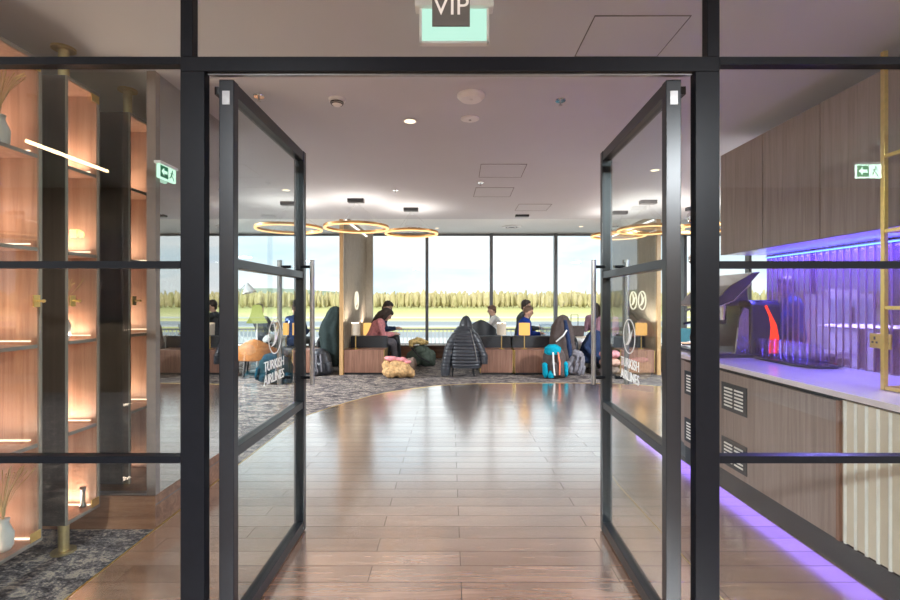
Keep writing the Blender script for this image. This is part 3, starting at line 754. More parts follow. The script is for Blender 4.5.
obj('red_stripe', MB().prism([(x, 3.856, z) for x, z in st], (0,.002,0)), M_red, t)
# round tray and small items at the counter end
t = thing('round_tray', 'round metal tray on the worktop beyond the coffee machine', 'tray', (2.42, 4.95, .93))
obj('tray_base', MB().lathe((2.42, 4.95, .931), [(0,0),(.15,0),(.17,.02),(.165,.02),(.145,.006),(0,.006)], 40), M_chrome, t, smooth=True)
obj('tray_handle', MB().tube([(2.42+.17*math.cos(q), 4.95+.17*math.sin(q), .955) for q in [PI+ .25*i for i in range(0, 12)]], .006, 6), M_black, t)
m = MB()
t = thing('flower_vase', 'slim vase of dried flowers silhouetted beyond the coffee machine', 'vase', (2.72, 5.3, .93))
obj('vase', MB().lathe((2.72+.1-.1, 5.3, .931), [(.035,0),(.05,.05),(.03,.14),(.03,.18)], 20), M_plaque, t, smooth=True)
for a, z, x in ((.0, .42, 0), (.5, .30, .06), (1.6, .36, -.06), (2.5, .25, .09)):
    o2 = obj('stem', MB().tube([(2.72, 5.3, 1.1), (2.72+x*.5, 5.3, 1.1+z*.5), (2.72+x, 5.3, .93+z)], .003, 5), M_plaque, t)
    m = MB()
    for q in range(7):
        an = 2*PI*q/7; m.ball((2.72+x+.025*math.cos(an), 5.3+.02*math.sin(an), .93+z+.012*math.sin(an*2)), (.016,.012,.01), 8)
    obj('bloom', m, M_plaque, o2)
# chrome pendant globes seen in the gap beside the right door
for px, py, d, lb in ((694, 217, 5.2, 'upper'), (694.5, 259, 6.0, 'lower')):
    c = P(px, py, d); hz = H1
    t = thing('globe_pendant', '%s of the two chrome pendants seen beside the right door jamb' % lb, 'pendant light', (c.x, c.y, hz))
    obj('globe', MB().ball(c, .075, 24), M_chrome, t, smooth=True)
    obj('rod', MB().cyl(c+Vector((0,0,.07)), (c.x, c.y, hz), .006), M_black, t)

# ------------------------------------------------------------------ room added beyond the backsplash to imitate its reflections
t = thing('appliance_cabinet', 'white two-door appliance cabinet added as a reflection in the violet backsplash', 'cabinet', (6.3, 7.7, 0))
obj('body', MB().box(5.96, 6.68, 7.5, 8.0, 0, 1.5), M_white, t, bevel=.01)
for a in (5.99, 6.34): obj('cabinet_door', MB().box(a, a+.30, 7.47, 7.5, .9, 1.42), M_clearplastic, t)
obj('handle', MB().box(6.30, 6.335, 7.45, 7.47, 1.05, 1.3), M_black, t)
obj('folded_cloth', MB().cap((6.05,7.6,1.54),.06,(6.50,7.65,1.53),.05), M_white, label='white rolled cloth on the cabinet added as a backsplash reflection', cat='cloth', voxel=.02)
t = thing('round_table', 'white round bar table added as a reflection in the violet backsplash', 'table', (5.2, 6.0, 0))
obj('tabletop', MB().lathe((5.2,6,1.05),[(0,0),(.42,0),(.44,.015),(.42,.03),(0,.03)],40), M_white, t)
obj('pedestal', MB().cyl((5.2,6,0.02),(5.2,6,1.05),.04), M_alu, t)
obj('base', MB().lathe((5.2,6,0),[(.25,0),(.25,.02),(.04,.03)],30), M_alu, t)

# ------------------------------------------------------------------ ceiling fittings
def onceil(px, py): d = 666.4/(300-py); return Vector((PX(px, d), d, H1))
def onraised(px, py): d = (H2-CAM_Z)*F/(300-py); return Vector((PX(px, d), d, H2))
def disc(name, label, cat, c, r, h=.03, mat=M_white, holes=False):
    t = thing(name, label, cat, tuple(c))
    obj('cover', MB().lathe(c, [(0,-h),(r*.75,-h),(r,-h*.35),(r,0)], 40), mat, t, smooth=False)
    obj('centre_cap', MB().lathe(c+Vector((0,0,-h-.004)), [(0,0),(r*.14,0),(r*.14,.005)], 20), M_alu if holes else M_white, t)
disc('ceiling_speaker', 'larger white round disc on the ceiling just below the door header', 'speaker', onceil(471, 95), .095, .035)
disc('ceiling_speaker', 'smaller white round disc with a dark centre on the ceiling', 'speaker', onceil(470, 118.5), .072, .012, M_white, True)
c = onceil(337, 99); t = thing('smoke_detector', 'white smoke detector with slotted chamber on the ceiling left', 'smoke detector', tuple(c))
obj('base', MB().lathe(c, [(0,-.018),(.055,-.018),(.058,0)], 32), M_white, t)
obj('chamber', MB().lathe(c+Vector((0,0,-.05)), [(0,0),(.02,0),(.036,.012),(.042,.031)], 32), M_white, t)
obj('slot_ring', MB().ring(c+Vector((0,0,-.026)), .043, .006, .006, 32), M_black, t)
obj('slot_ring', MB().ring(c+Vector((0,0,-.036)), .038, .006, .005, 32), M_black, t)
for (px, py), lb in (((259, 96), 'seen through the left door glass'), ((560.5, 100), 'right of the round speakers'), ((480.5, 182.5), 'between the two ceiling hatches'), ((395.5,190),'above the hanging ring lights')):
    c = onceil(px, py); t = thing('sprinkler', 'small chrome sprinkler head on the ceiling, '+lb, 'sprinkler', tuple(c))
    obj('rose', MB().lathe(c, [(0,-.008),(.035,-.008),(.038,0)], 24), M_chrome, t)
    obj('deflector', MB().cyl(c-Vector((0,0,.008)), c-Vector((0,0,.035)), .006).cyl(c-Vector((0,0,.035)), c-Vector((0,0,.038)), .014), M_alu, t)
DL = [((410, 121), 'over the middle of the entrance', onceil), ((655, 170), 'seen through the right door glass', onceil), ((286, 190), 'seen through the left door glass', onceil),
      ((581, 226.5), 'on the raised ceiling by the window, right', onraised), ((437, 228), 'on the raised ceiling by the window, centre', onraised), ((255, 227), 'on the raised ceiling by the window, left', onraised)]
for (px, py), lb, fn in DL:
    c = fn(px, py); t = thing('downlight', 'glowing recessed downlight '+lb, 'light', tuple(c))
    obj('trim_ring', MB().ring(c+Vector((0,0,-.002)), .05, .012, .004, 32), M_white, t)
    obj('lens', MB().lathe(c+Vector((0,0,-.0035)), [(0,0),(.043,0),(.043,.003)], 24), M_down, t)
c = onceil(522, 215); t = thing('slot_diffuser', 'black slot air diffuser hanging below the ceiling edge', 'air vent', tuple(c))
obj('grille', MB().box(c.x-.11, c.x+.11, c.y-.05, c.y+.05, H1-.03, H1), M_black, t)
for (px, py), lb in (((511.5, 226.8), 'right of centre'), ((414, 227), 'behind the right ring light'), ((316, 226), 'behind the left ring light'), ((612,226),'seen at the right door leaf')):
    c = onraised(px, py); t = thing('round_diffuser', 'round dark-cored air diffuser on the raised ceiling, '+lb, 'air vent', tuple(c))
    obj('rim', MB().ring(c+Vector((0,0,-.01)), .19, .05, .02, 48), M_white, t)
    obj('core', MB().lathe(c+Vector((0,0,-.012)), [(0,0),(.13,0),(.13,.01)], 32), M_black, t)
    obj('louvre', MB().ring(c+Vector((0,0,-.014)), .09, .02, .004, 32), M_white, t)
# ring pendants
def ring_light(px, py, d, dia, canopy_px, canopy_d, lb):
    z = PZ(py, d); c = Vector((PX(px, d), d, z)); k = Vector((PX(canopy_px, canopy_d), canopy_d, H1))
    t = thing('ring_pendant', lb, 'ring light', (c.x, c.y, H1))
    obj('ring_body', MB().ring(c+Vector((0,0,.022)), dia/2, .034, .030, 96), M_ringshell, t)
    obj('ring_diffuser', MB().ring(c, dia/2, .030, .014, 96), M_ring, t)
    area('ring_uplight', c+Vector((0,0,.045)), dia*.95, 3, (1,.90,.80), (PI,0,0), shape='DISK')
    obj('canopy', MB().box(k.x-.11, k.x+.11, k.y-.05, k.y+.05, H1-.05, H1), M_black, t)
    for q in (0.3, 2.4, 4.5):
        obj('cable', MB().cyl(c+Vector((math.cos(q)*dia/2, math.sin(q)*dia/2, .03)), (k.x, k.y, H1-.05), .0015, n=6), M_alu, t)
ring_light(289, 229.5, 6.8, .90, 289, 6.8, 'ring pendant light seen half through the left door glass')
ring_light(356.5, 228.5, 6.6, .86, 356, 6.6, 'ring pendant light left of centre in front of the left partition')
ring_light(411.5, 234, 7.25, .78, 411, 7.25, 'smallest ring pendant light right of the left partition')
ring_light(650, 230.5, 6.62, .84, 648, 6.7, 'ring pendant light seen through the right door glass, nearer')
ring_light(618, 236.5, 7.5, .80, 620, 7.5, 'ring pendant light seen at the right pull handle, lower')
ring_light(702, 229.5, 6.9, .86, 694, 7.2, 'ring pendant light beside the right door jamb')

# ------------------------------------------------------------------ lounge furniture
def console(x0, x1, y0, y1, label):
    t = thing('walnut_console', label, 'low cabinet', ((x0+x1)/2, (y0+y1)/2, 0))
    obj('cabinet_body', MB().box(x0+.012, x1-.012, y0, y1, .04, .465), M_walnut, t, bevel=.003)
    for a in (x0, x1-.011): obj('brass_edge', MB().box(a, a+.011, y0-.004, y1, .035, .467), M_brass, t)
    obj('recessed_plinth', MB().box(x0+.03, x1-.03, y0+.03, y1, 0, .04), M_black, t)
    return t
def booth(x0, x1, y0, label, back_top=.69, arms=0):
    t = thing('booth_sofa', label, 'sofa', ((x0+x1)/2, y0+.4, 0))
    obj('backrest', MB().box(x0, x1, y0, y0+.16, .08, back_top), M_darkfab, t, bevel=.02)
    obj('seat_cushion', MB().box(x0+.02, x1-.02, y0+.165, y0+.75, .28, .44), M_darkfab, t, bevel=.03)
    obj('base', MB().box(x0+.03, x1-.03, y0+.165, y0+.72, .0, .275), M_black, t)
    return t
def lamp(px, d_, lit, label, shade_w=9.5, shade_top=323, z0=.467, yoff=.25):
    d2 = d_; x = PX(px, d2)
    t = thing('table_lamp', label, 'lamp', (x, d2, z0))
    obj('base', MB().lathe((x, d2, z0), [(.055,0),(.055,.01),(.01,.014)], 24), M_brass, t)
    obj('stem', MB().cyl((x, d2, z0+.01), (x, d2, PZ(336, d2)), .010), M_brass, t)
    r = shade_w*d2/F/2; z1 = PZ(335, d2); z2 = PZ(shade_top, d2)
    obj('lamp_shade', MB().lathe((x, d2, z1), [(r*.92,0),(r,z2-z1),(r*.97,z2-z1),(r*.89,.0)] if not lit else [(r,0),(r,z2-z1),(r*.97,z2-z1),(r*.97,0)], 32), M_lampshade if lit else M_shade_dim, t, smooth=False)
    area('lamp_uplight', (x, d2, z2-.02), r*1.2, 4, (1,.93,.85), (PI,0,0), shape='DISK')
    l = bpy.data.lights.new('bulb', 'POINT'); l.energy = 3 if lit else .6; l.color = (1,.66,.34); l.shadow_soft_size = .03
    o2 = bpy.data.objects.new('bulb', l); col.objects.link(o2); o2.parent = t; o2.location = (0, 0, (z1+z2)/2-z0)
D = 8.9
console(PX(343, D), PX(384.5, D), D, D+.45, 'low walnut console under a lamp beside the left partition')
console(PX(480, D), PX(513.3, D), D, D+.45, 'low walnut console behind the black puffer jacket, left of centre pair')
console(PX(514.5, D), PX(551, D), D, D+.45, 'low walnut console behind the teal backpack, right of centre pair')
console(PX(620, D), PX(655, D), D, D+.45, 'low walnut console under a lamp by the right partition')
booth(PX(350.5, 9.36), PX(387, 9.36), 9.36, 'charcoal booth sofa behind the left walnut console')
booth(PX(475, 9.36), PX(511.5, 9.36), 9.36, 'charcoal booth sofa left of the central pair')
booth(PX(512, 9.36), PX(551, 9.36), 9.36, 'charcoal booth sofa right of the central pair')
booth(PX(604, 9.36), PX(645, 9.36), 9.36, 'charcoal booth sofa behind the right walnut console')
lamp(355.7, 9.1, False, 'cream-shaded brass table lamp on the left walnut console')
lamp(367.5, 10.8, True, 'glowing table lamp behind the person in pink', 8, z0=.0)
lamp(501.5, 9.1, False, 'unlit cream-shaded brass lamp on the central console')
lamp(524.4, 9.1, True, 'glowing brass table lamp on the central console', 11)
lamp(641.2, 9.1, True, 'glowing brass table lamp on the right console', 11)
console(PX(292, D), PX(314, D), D, D+.45, 'walnut console seen through the left door glass near the free edge')
lamp(296.5, 9.1, True, 'glowing table lamp with wide shade seen through the left door glass', 8)
lamp(286, 9.9, True, 'narrow glowing lamp behind the left door glass emblem', 6, z0=0)

# lounge chairs
def tub_chair(x, y, rz, label, mat, w=.62, back=.78):
    t = thing('tub_chair', label, 'armchair', (x, y, 0), rz)
    m = MB(); pts = []
    n_ = 24; vs = []; fs = []
    for k in range(n_+1):
        q = -PI*.08+ (PI*1.16)*k/n_
        hgt = back-.22*abs(math.cos(q))**1.5
        for rad, z in ((w/2, .30), (w/2, hgt), (w/2-.07, hgt), (w/2-.07, .30)):
            vs.append((rad*math.cos(q), -.02-rad*math.sin(q), z))
    for k in range(n_):
        for j in range(4): fs.append((k*4+j, k*4+(j+1) % 4, (k+1)*4+(j+1) % 4, (k+1)*4+j))
    fs += [(0,1,2,3), (n_*4+3, n_*4+2, n_*4+1, n_*4)]
    m.add(vs, fs); obj('backrest', m, mat, t, local=True, bevel=.02, smooth=True)
    obj('seat', MB().lathe((0,0,.30), [(0,0),(w/2-.09,0),(w/2-.08,.12),(w/2-.11,.15),(0,.155)], 28), mat, t, local=True, smooth=True)
    for sx in (-1, 1):
        for sy in (-1, 1):
            obj('leg', MB().cyl((sx*.2, sy*.2, 0), (sx*.17, sy*.17, .31), .012, .018, 10), M_black, t, local=True)
    return t
tub_chair(PX(480, 10.5), 10.5, math.radians(0), 'charcoal rounded tub chair behind the black puffer jacket', M_darkfab, .72, .98)
tub_chair(PX(463, 8.95), 8.95, math.radians(180), 'dark tub chair hidden under the black puffer jacket', M_darkfab, .56, .80)
tub_chair(PX(564, 9.2), 9.2, math.radians(150), 'dark tub chair under the brown and navy coat', M_darkfab, .52, .80)
tub_chair(PX(330, 9.5), 9.5, math.radians(200), 'dark tub chair under the dark green coat', M_darkfab, .52, .80)
tub_chair(PX(257, 8.9), 8.9, math.radians(15), 'tan leather tub chair seen through the left door glass', M_tan, .78, .70)
tub_chair(PX(222, 9.6), 9.6, math.radians(-60), 'charcoal tub chair at the hinge side of the left door glass', M_darkfab, .6, .8)
# low table holding the suitcase and the bowl
t = thing('low_table', 'cream block table carrying the brown case', 'table', (PX(577, 10), 10, 0))
obj('block', MB().box(PX(568, 10), PX(586, 10), 9.85, 10.25, 0, .615), M_creamrib, t, bevel=.01)
obj('top', MB().box(PX(567, 10), PX(587, 10), 9.83, 10.27, .616, .64), M_cream, t)
t = thing('travel_case', 'brown case with raised telescopic handle on the cream table', 'suitcase', (PX(577, 10), 10, .64))
x0, x1 = PX(571, 10), PX(584, 10)
obj('case_body', MB().prism([(x0,9.93,.641),(x1-.02,9.93,.641),(x1,9.93,.86),(x0-.01,9.93,.86)], (0,.16,0)), M_browncoat, t, bevel=.02)
obj('telescopic_handle', MB().tube([(PX(571,10),10.0,.86),(PX(571,10),10.0,1.09),(PX(578,10),10.0,1.09),(PX(578,10),10.0,.86)], .009, 6), M_black, t)
t = thing('ice_bucket', 'clear plastic bucket behind the right central sofa', 'bucket', (PX(546, 10.2), 10.2, .55))
obj('bucket_wall', MB().lathe((PX(546, 10.2), 10.2, PZ(337, 10.2)), [(0,0),(.10,0),(.15,.28),(.145,.28),(.095,.01),(0,.01)], 28), M_clearplastic, t, smooth=True)
t2 = thing('side_table', 'small white side table under the clear bucket', 'table', (PX(546, 10.2), 10.2, 0))
obj('tabletop', MB().lathe((PX(546, 10.2), 10.2, PZ(337,10.2)-.031), [(0,0),(.19,0),(.19,.03),(0,.03)], 32), M_white, t2)
obj('pedestal', MB().cyl((PX(546, 10.2), 10.2, .02), (PX(546, 10.2), 10.2, PZ(337,10.2)-.031), .03), M_alu, t2)
obj('base', MB().lathe((PX(546, 10.2), 10.2, 0), [(.2,0),(.2,.015),(.03,.025)], 28), M_alu, t2)
# teal bench by the windows, right of the door
t = thing('teal_bench', 'teal velvet bench seen in the gap beyond the bar counter', 'bench', (4.6, 9.2, 0))
obj('backrest', MB().box(4.15, 6.4, 9.0, 9.18, 0, .86), M_teal, t, bevel=.03)
obj('seat', MB().box(4.15, 6.4, 9.19, 9.8, 0, .45), M_teal, t, bevel=.03)
# reading lamps behind the left door glass
c = P(247, 289, 9.6)
t = thing('reading_lamp', 'grey cone-headed reading lamp against the sky, left door glass', 'lamp', (c.x-.25, 9.6, 0))
m = MB().cyl(c+Vector((0,0,.12)), c+Vector((.05,0,-.08)), .02, .14, 24)
obj('lamp_head', m, M_greywall, t)
obj('arm', MB().tube([c+Vector((0,0,.12)), c+Vector((-.25,0,-.12)), (c.x-.25, 9.6, .02)], .01, 8), M_greywall, t)
obj('base', MB().lathe((c.x-.25, 9.6, 0), [(.14,0),(.14,.02),(.02,.03)], 24), M_greywall, t)
c = P(257, 313, 9.3)
t = thing('floor_lamp', 'lamp with lime bell shade on a white stem, left door glass', 'lamp', (c.x, 9.3, 0))
obj('lamp_shade', MB().lathe((c.x, 9.3, PZ(323, 9.3)), [(.20,0),(.15,.08),(.105,.20),(.09,.32),(.05,.36),(0,.36)], 32), M_lime, t, smooth=True)
obj('stem', MB().cyl((c.x, 9.3, .02), (c.x, 9.3, PZ(322, 9.3)), .012), M_white, t)
obj('base', MB().lathe((c.x, 9.3, 0), [(.14,0),(.14,.02),(.02,.03)], 24), M_white, t)

# ------------------------------------------------------------------ coats and bags
def coat_puffer():
    d_ = 8.62; cx = PX(465, d_)
    t = thing('puffer_jacket', 'black quilted puffer jacket draped over a chair, hood up', 'jacket', (cx, d_, .0))
    S_ = [(.17,.02,0,.27,.20),(.26,.02,0,.285,.21),(.45,.015,0,.275,.21),(.62,.0,0,.255,.20),(.76,-.01,0,.22,.18),(.86,-.01,.01,.16,.15),(.93,.0,.02,.10,.11)]
    m = MB().loft([(z, cx+a, d_+.12+b_, rx, ry) for z, a, b_, rx, ry in S_], 56, 2.4, 5, .035, .062)
    obj('quilted_body', m, M_puffer, t, smooth=True)
    S2 = [(.86,.02,.02,.13,.12),(.93,.02,.02,.12,.12),(1.02,.02,.03,.095,.10),(1.09,.025,.03,.055,.06),(1.115,.03,.03,.015,.02)]
    m = MB().loft([(z, cx+a, d_+.12+b_, rx, ry) for z, a, b_, rx, ry in S2], 32, 2, 4, .05)
    obj('hood', m, M_puffer, t, smooth=True)
    for s, xx, bot in ((-1, -.33, .03), (1, .31, .24)):
        S3 = [(bot, xx*1.08, 0, .075,.075),(bot+.15, xx*1.05, 0, .085,.085),(.5, xx*.88, 0, .09,.09),(.68, xx*.62, 0, .10,.10),(.80, xx*.40, .02, .09,.10),(.86, xx*.2, .02, .05,.06)]
        m = MB().loft([(z, cx+a, d_+.04+b_, rx, ry) for z, a, b_, rx, ry in S3], 28, 2, 3, .04, .062)
        obj('sleeve', m, M_puffer, t, smooth=True)
    obj('zip', MB().tube([(cx+.10, d_-.02, .86), (cx+.16, d_-.09, .6), (cx+.22, d_-.10, .3)], .009, 6), M_alu, t)
coat_puffer()
def drape(name, label, cat, px, d_, secs, mat, fold=5, amp=.08, extra=None, seed=0, p=2.0):
    cx = PX(px, d_)
    t = thing(name, label, cat, (cx, d_, 0))
    obj('shell', MB().loft([(z, cx+a, d_+b_, rx, ry) for z, a, b_, rx, ry in secs], 56, p, fold, amp, seed=seed), mat, t, smooth=True)
    return t, cx
t, cx = drape('draped_coat', 'dark brown coat with navy lining draped high over a chair', 'coat', 563, 9.1,
    [(.25,.02,0,.22,.2),(.45,.0,0,.235,.21),(.7,-.01,0,.22,.19),(.9,-.01,0,.18,.16),(1.02,-.01,0,.13,.12),(1.09,0,0,.08,.08),(1.12,0,0,.02,.02)], M_browncoat, 7, .14, p=2.3)
obj('navy_lining', MB().loft([(z, cx+a, 9.1-.13, rx, ry) for z, a, rx, ry in ((.30,.10,.07,.10),(.6,.06,.06,.10),(.85,.03,.05,.07),(1.02,.01,.03,.03))], 24, 2, 3, .06), M_navy, t, smooth=True)
obj('white_strap', MB().tube([(cx-.17, 8.93, .62), (cx-.05, 8.86, .74), (cx+.02, 8.88, .84)], .014, 6), M_letter, t)
drape('draped_coat', 'dark green coat draped over a chair left of the left partition', 'coat', 331, 9.2,
    [(.12,.03,.1,.16,.2),(.4,.02,.05,.20,.22),(.75,.02,0,.235,.21),(1.0,.05,0,.20,.18),(1.16,.08,0,.14,.13),(1.25,.09,0,.09,.08),(1.28,.08,0,.03,.03)], M_greendark, 7, .12, seed=2, p=2.3)
t, cx = drape('draped_coat', 'navy jacket slumped over a chair by the right pull handle', 'coat', 594, 9.35,
    [(.18,-.02,0,.26,.2),(.35,-.02,0,.25,.21),(.55,.0,0,.22,.2),(.70,.02,0,.17,.16),(.78,.03,0,.10,.1),(.81,.03,0,.03,.03)], M_navy, 6, .14, seed=4)
obj('trailing_sleeve', MB().chain([((cx-.2,9.2,.48),.06),((cx-.02,9.1,.26),.065),((cx+.12,9.05,.16),.06),((cx+.2,9.0,.12),.05)]), M_navy, t, voxel=.015)
def backpack(px, d_, w, h, label, body, accent, strapm, tilt=0, panels=True, front=-1):
    cx = PX(px, d_)
    t = thing('backpack', label, 'backpack', (cx, d_, 0))
    S_ = [(.0,0,0,w*.42,.11),(.04,0,0,w*.49,.14),(h*.35,0,0,w*.5,.15),(h*.65,0,0,w*.46,.14),(h*.82,0,0,w*.36,.12),(h*.88,0,0,w*.2,.08)]
    def tl(m): return m.rot(tilt, 'Y', (cx, d_, 0))
    obj('main_bag', tl(MB().loft([(z+.012, cx+a, d_+b_, rx, ry) for z, a, b_, rx, ry in S_], 40, 2.6, 4, .03)), body, t, smooth=True)
    obj('top_lid', tl(MB().loft([(z, cx+a, d_-.02, rx, ry) for z, a, rx, ry in ((h*.72,-.02,w*.34,.13),(h*.80,-.02,w*.37,.14),(h*.92,-.02,w*.33,.13),(h,-.02,w*.18,.08),(h*1.01,-.02,.02,.02))], 32, 2.2, 3, .05)), accent, t, smooth=True)
    if panels:
        obj('front_pocket', tl(MB().loft([(z, cx+.01, d_-.13, rx, ry) for z, rx, ry in ((.06,w*.22,.04),(.12,w*.27,.06),(h*.42,w*.26,.06),(h*.5,w*.18,.04),(h*.52,.02,.01))], 28, 2.4)), body, t, smooth=True)
        for s in (-1, 1):
            obj('side_pocket', tl(MB().loft([(z, cx+s*w*.41, d_-.06, rx, ry) for z, rx, ry in ((.03,.03,.05),(.08,.05,.08),(h*.45,.05,.08),(h*.5,.02,.04))], 20, 2.2)), accent, t, smooth=True)
            obj('strap', tl(MB().tube([(cx+s*w*.10, d_-.16, h*.80), (cx+s*w*.13, d_-.205, h*.5), (cx+s*w*.10, d_-.19, .08)], .014, 6)), strapm if (s > 0 or strapm is not M_coral) else M_letter, t)
        obj('corner_patch', tl(MB().loft([(z, cx-w*.22, d_-.14, rx, ry) for z, rx, ry in ((.03,.05,.04),(.10,.06,.045),(.16,.02,.02))], 16)), accent, t, smooth=True)
    return t
backpack(555, 8.55, .43, .60, 'teal and grey hiking backpack on the carpet in front of the console', M_brownfab, M_tealfab, M_coral, -3)
backpack(572, 8.95, .34, .47, 'grey backpack slumped right of the teal backpack', M_greyfab, M_greyfab, M_greyfab, 16)
backpack(273, 8.0, .60, .50, 'large dark teal holdall seen through the left door glass', fab('deep_teal_nylon', (.006,.035,.045)), fab('teal_blue', (.005,.035,.055)), M_greyfab, 10)
backpack(323, 8.9, .36, .50, 'black rucksack on the floor left of the left partition', M_puffer, M_puffer, M_greyfab, -6)
def blob(name, label, cat, pts, mat, vox=.018, amp=.02, parent=None, sm=5):
    m = MB()
    for c_, r_ in pts: m.ball(c_, r_, 16)
    return obj(name, m, mat, parent, voxel=vox, sm=sm, noise_amp=amp, label=label, cat=cat)
d_ = 8.6
def Q(px, dz, dd=0): return (PX(px, d_), d_+dd, dz)
blob('folded_coat', 'beige wool coat heaped on the carpet by the left console', 'coat',
     [(Q(391,.11),(.16,.16,.115)), (Q(402,.12),(.19,.17,.125)), (Q(410,.09),(.10,.13,.095)), (Q(397,.23,.02),(.15,.12,.07)), (Q(386,.2),(.07,.1,.10)), (Q(405,.22,-.04),(.09,.1,.05))], M_beige, .014, .03)
blob('folded_jacket', 'pink fleece folded on top of the beige coat', 'jacket',
     [(Q(390,.34,.06),(.12,.09,.045)), (Q(400,.315,.07),(.13,.09,.045)), (Q(407,.27,.05),(.07,.08,.035))], M_pink, .012, .02)
blob('handbag', 'taupe bag standing behind the beige coat', 'bag', [((PX(409,9.1),9.1,.14),(.11,.1,.15)), ((PX(413,9.1),9.1,.17),(.07,.09,.14))], M_taupe, .014, .01)
d_ = 10.1
t = thing('duffel_bag', 'olive travel bag under the sand scarf by the window', 'bag', (PX(422, 10.1), 10.1, 0))
blob('bag_body', None, None, [(Q(416,.17),(.22,.18,.18)), (Q(427,.18),(.20,.18,.19)), (Q(421,.33),(.20,.14,.12)), (Q(432,.08),(.08,.12,.08))], M_olive, .016, .02, parent=t)
obj('strap', MB().tube([Q(412,.40,-.14), Q(420,.22,-.22), Q(430,.10,-.22)], .018, 6), M_black, t)
blob('scarf', 'sand coloured scarf bundled on the olive travel bag', 'scarf', [(Q(415,.52),(.14,.12,.06)), (Q(423,.50),(.12,.12,.06)), (Q(418,.56),(.09,.09,.05)), (Q(411,.46,-.05),(.05,.08,.06))], M_scarf, .011, .03)
d_ = 8.8
for k, (mt, lb) in enumerate(((M_taupe, 'lowest'), (M_peach, 'middle'), (M_pink, 'topmost'))):
    blob('folded_blanket', '%s of the folded wool layers beside the right console' % lb, 'blanket',
         [(Q(605,.10+.15*k),(.10,.15,.078)), (Q(610,.10+.15*k),(.11,.15,.078)), (Q(615,.10+.15*k),(.09,.15,.076))], mt, .014, .008)
obj('toolbox', MB().box(PX(209.5,8.5), PX(216,8.5), 8.5, 8.8, .35, .75), M_leafgreen, label='green case on a seat in the gap at the left door hinge', cat='case', bevel=.02)
booth(PX(198, 8.6), PX(228, 8.6), 8.6-.2, 'dark low sofa in the gap at the left door hinge', .70)

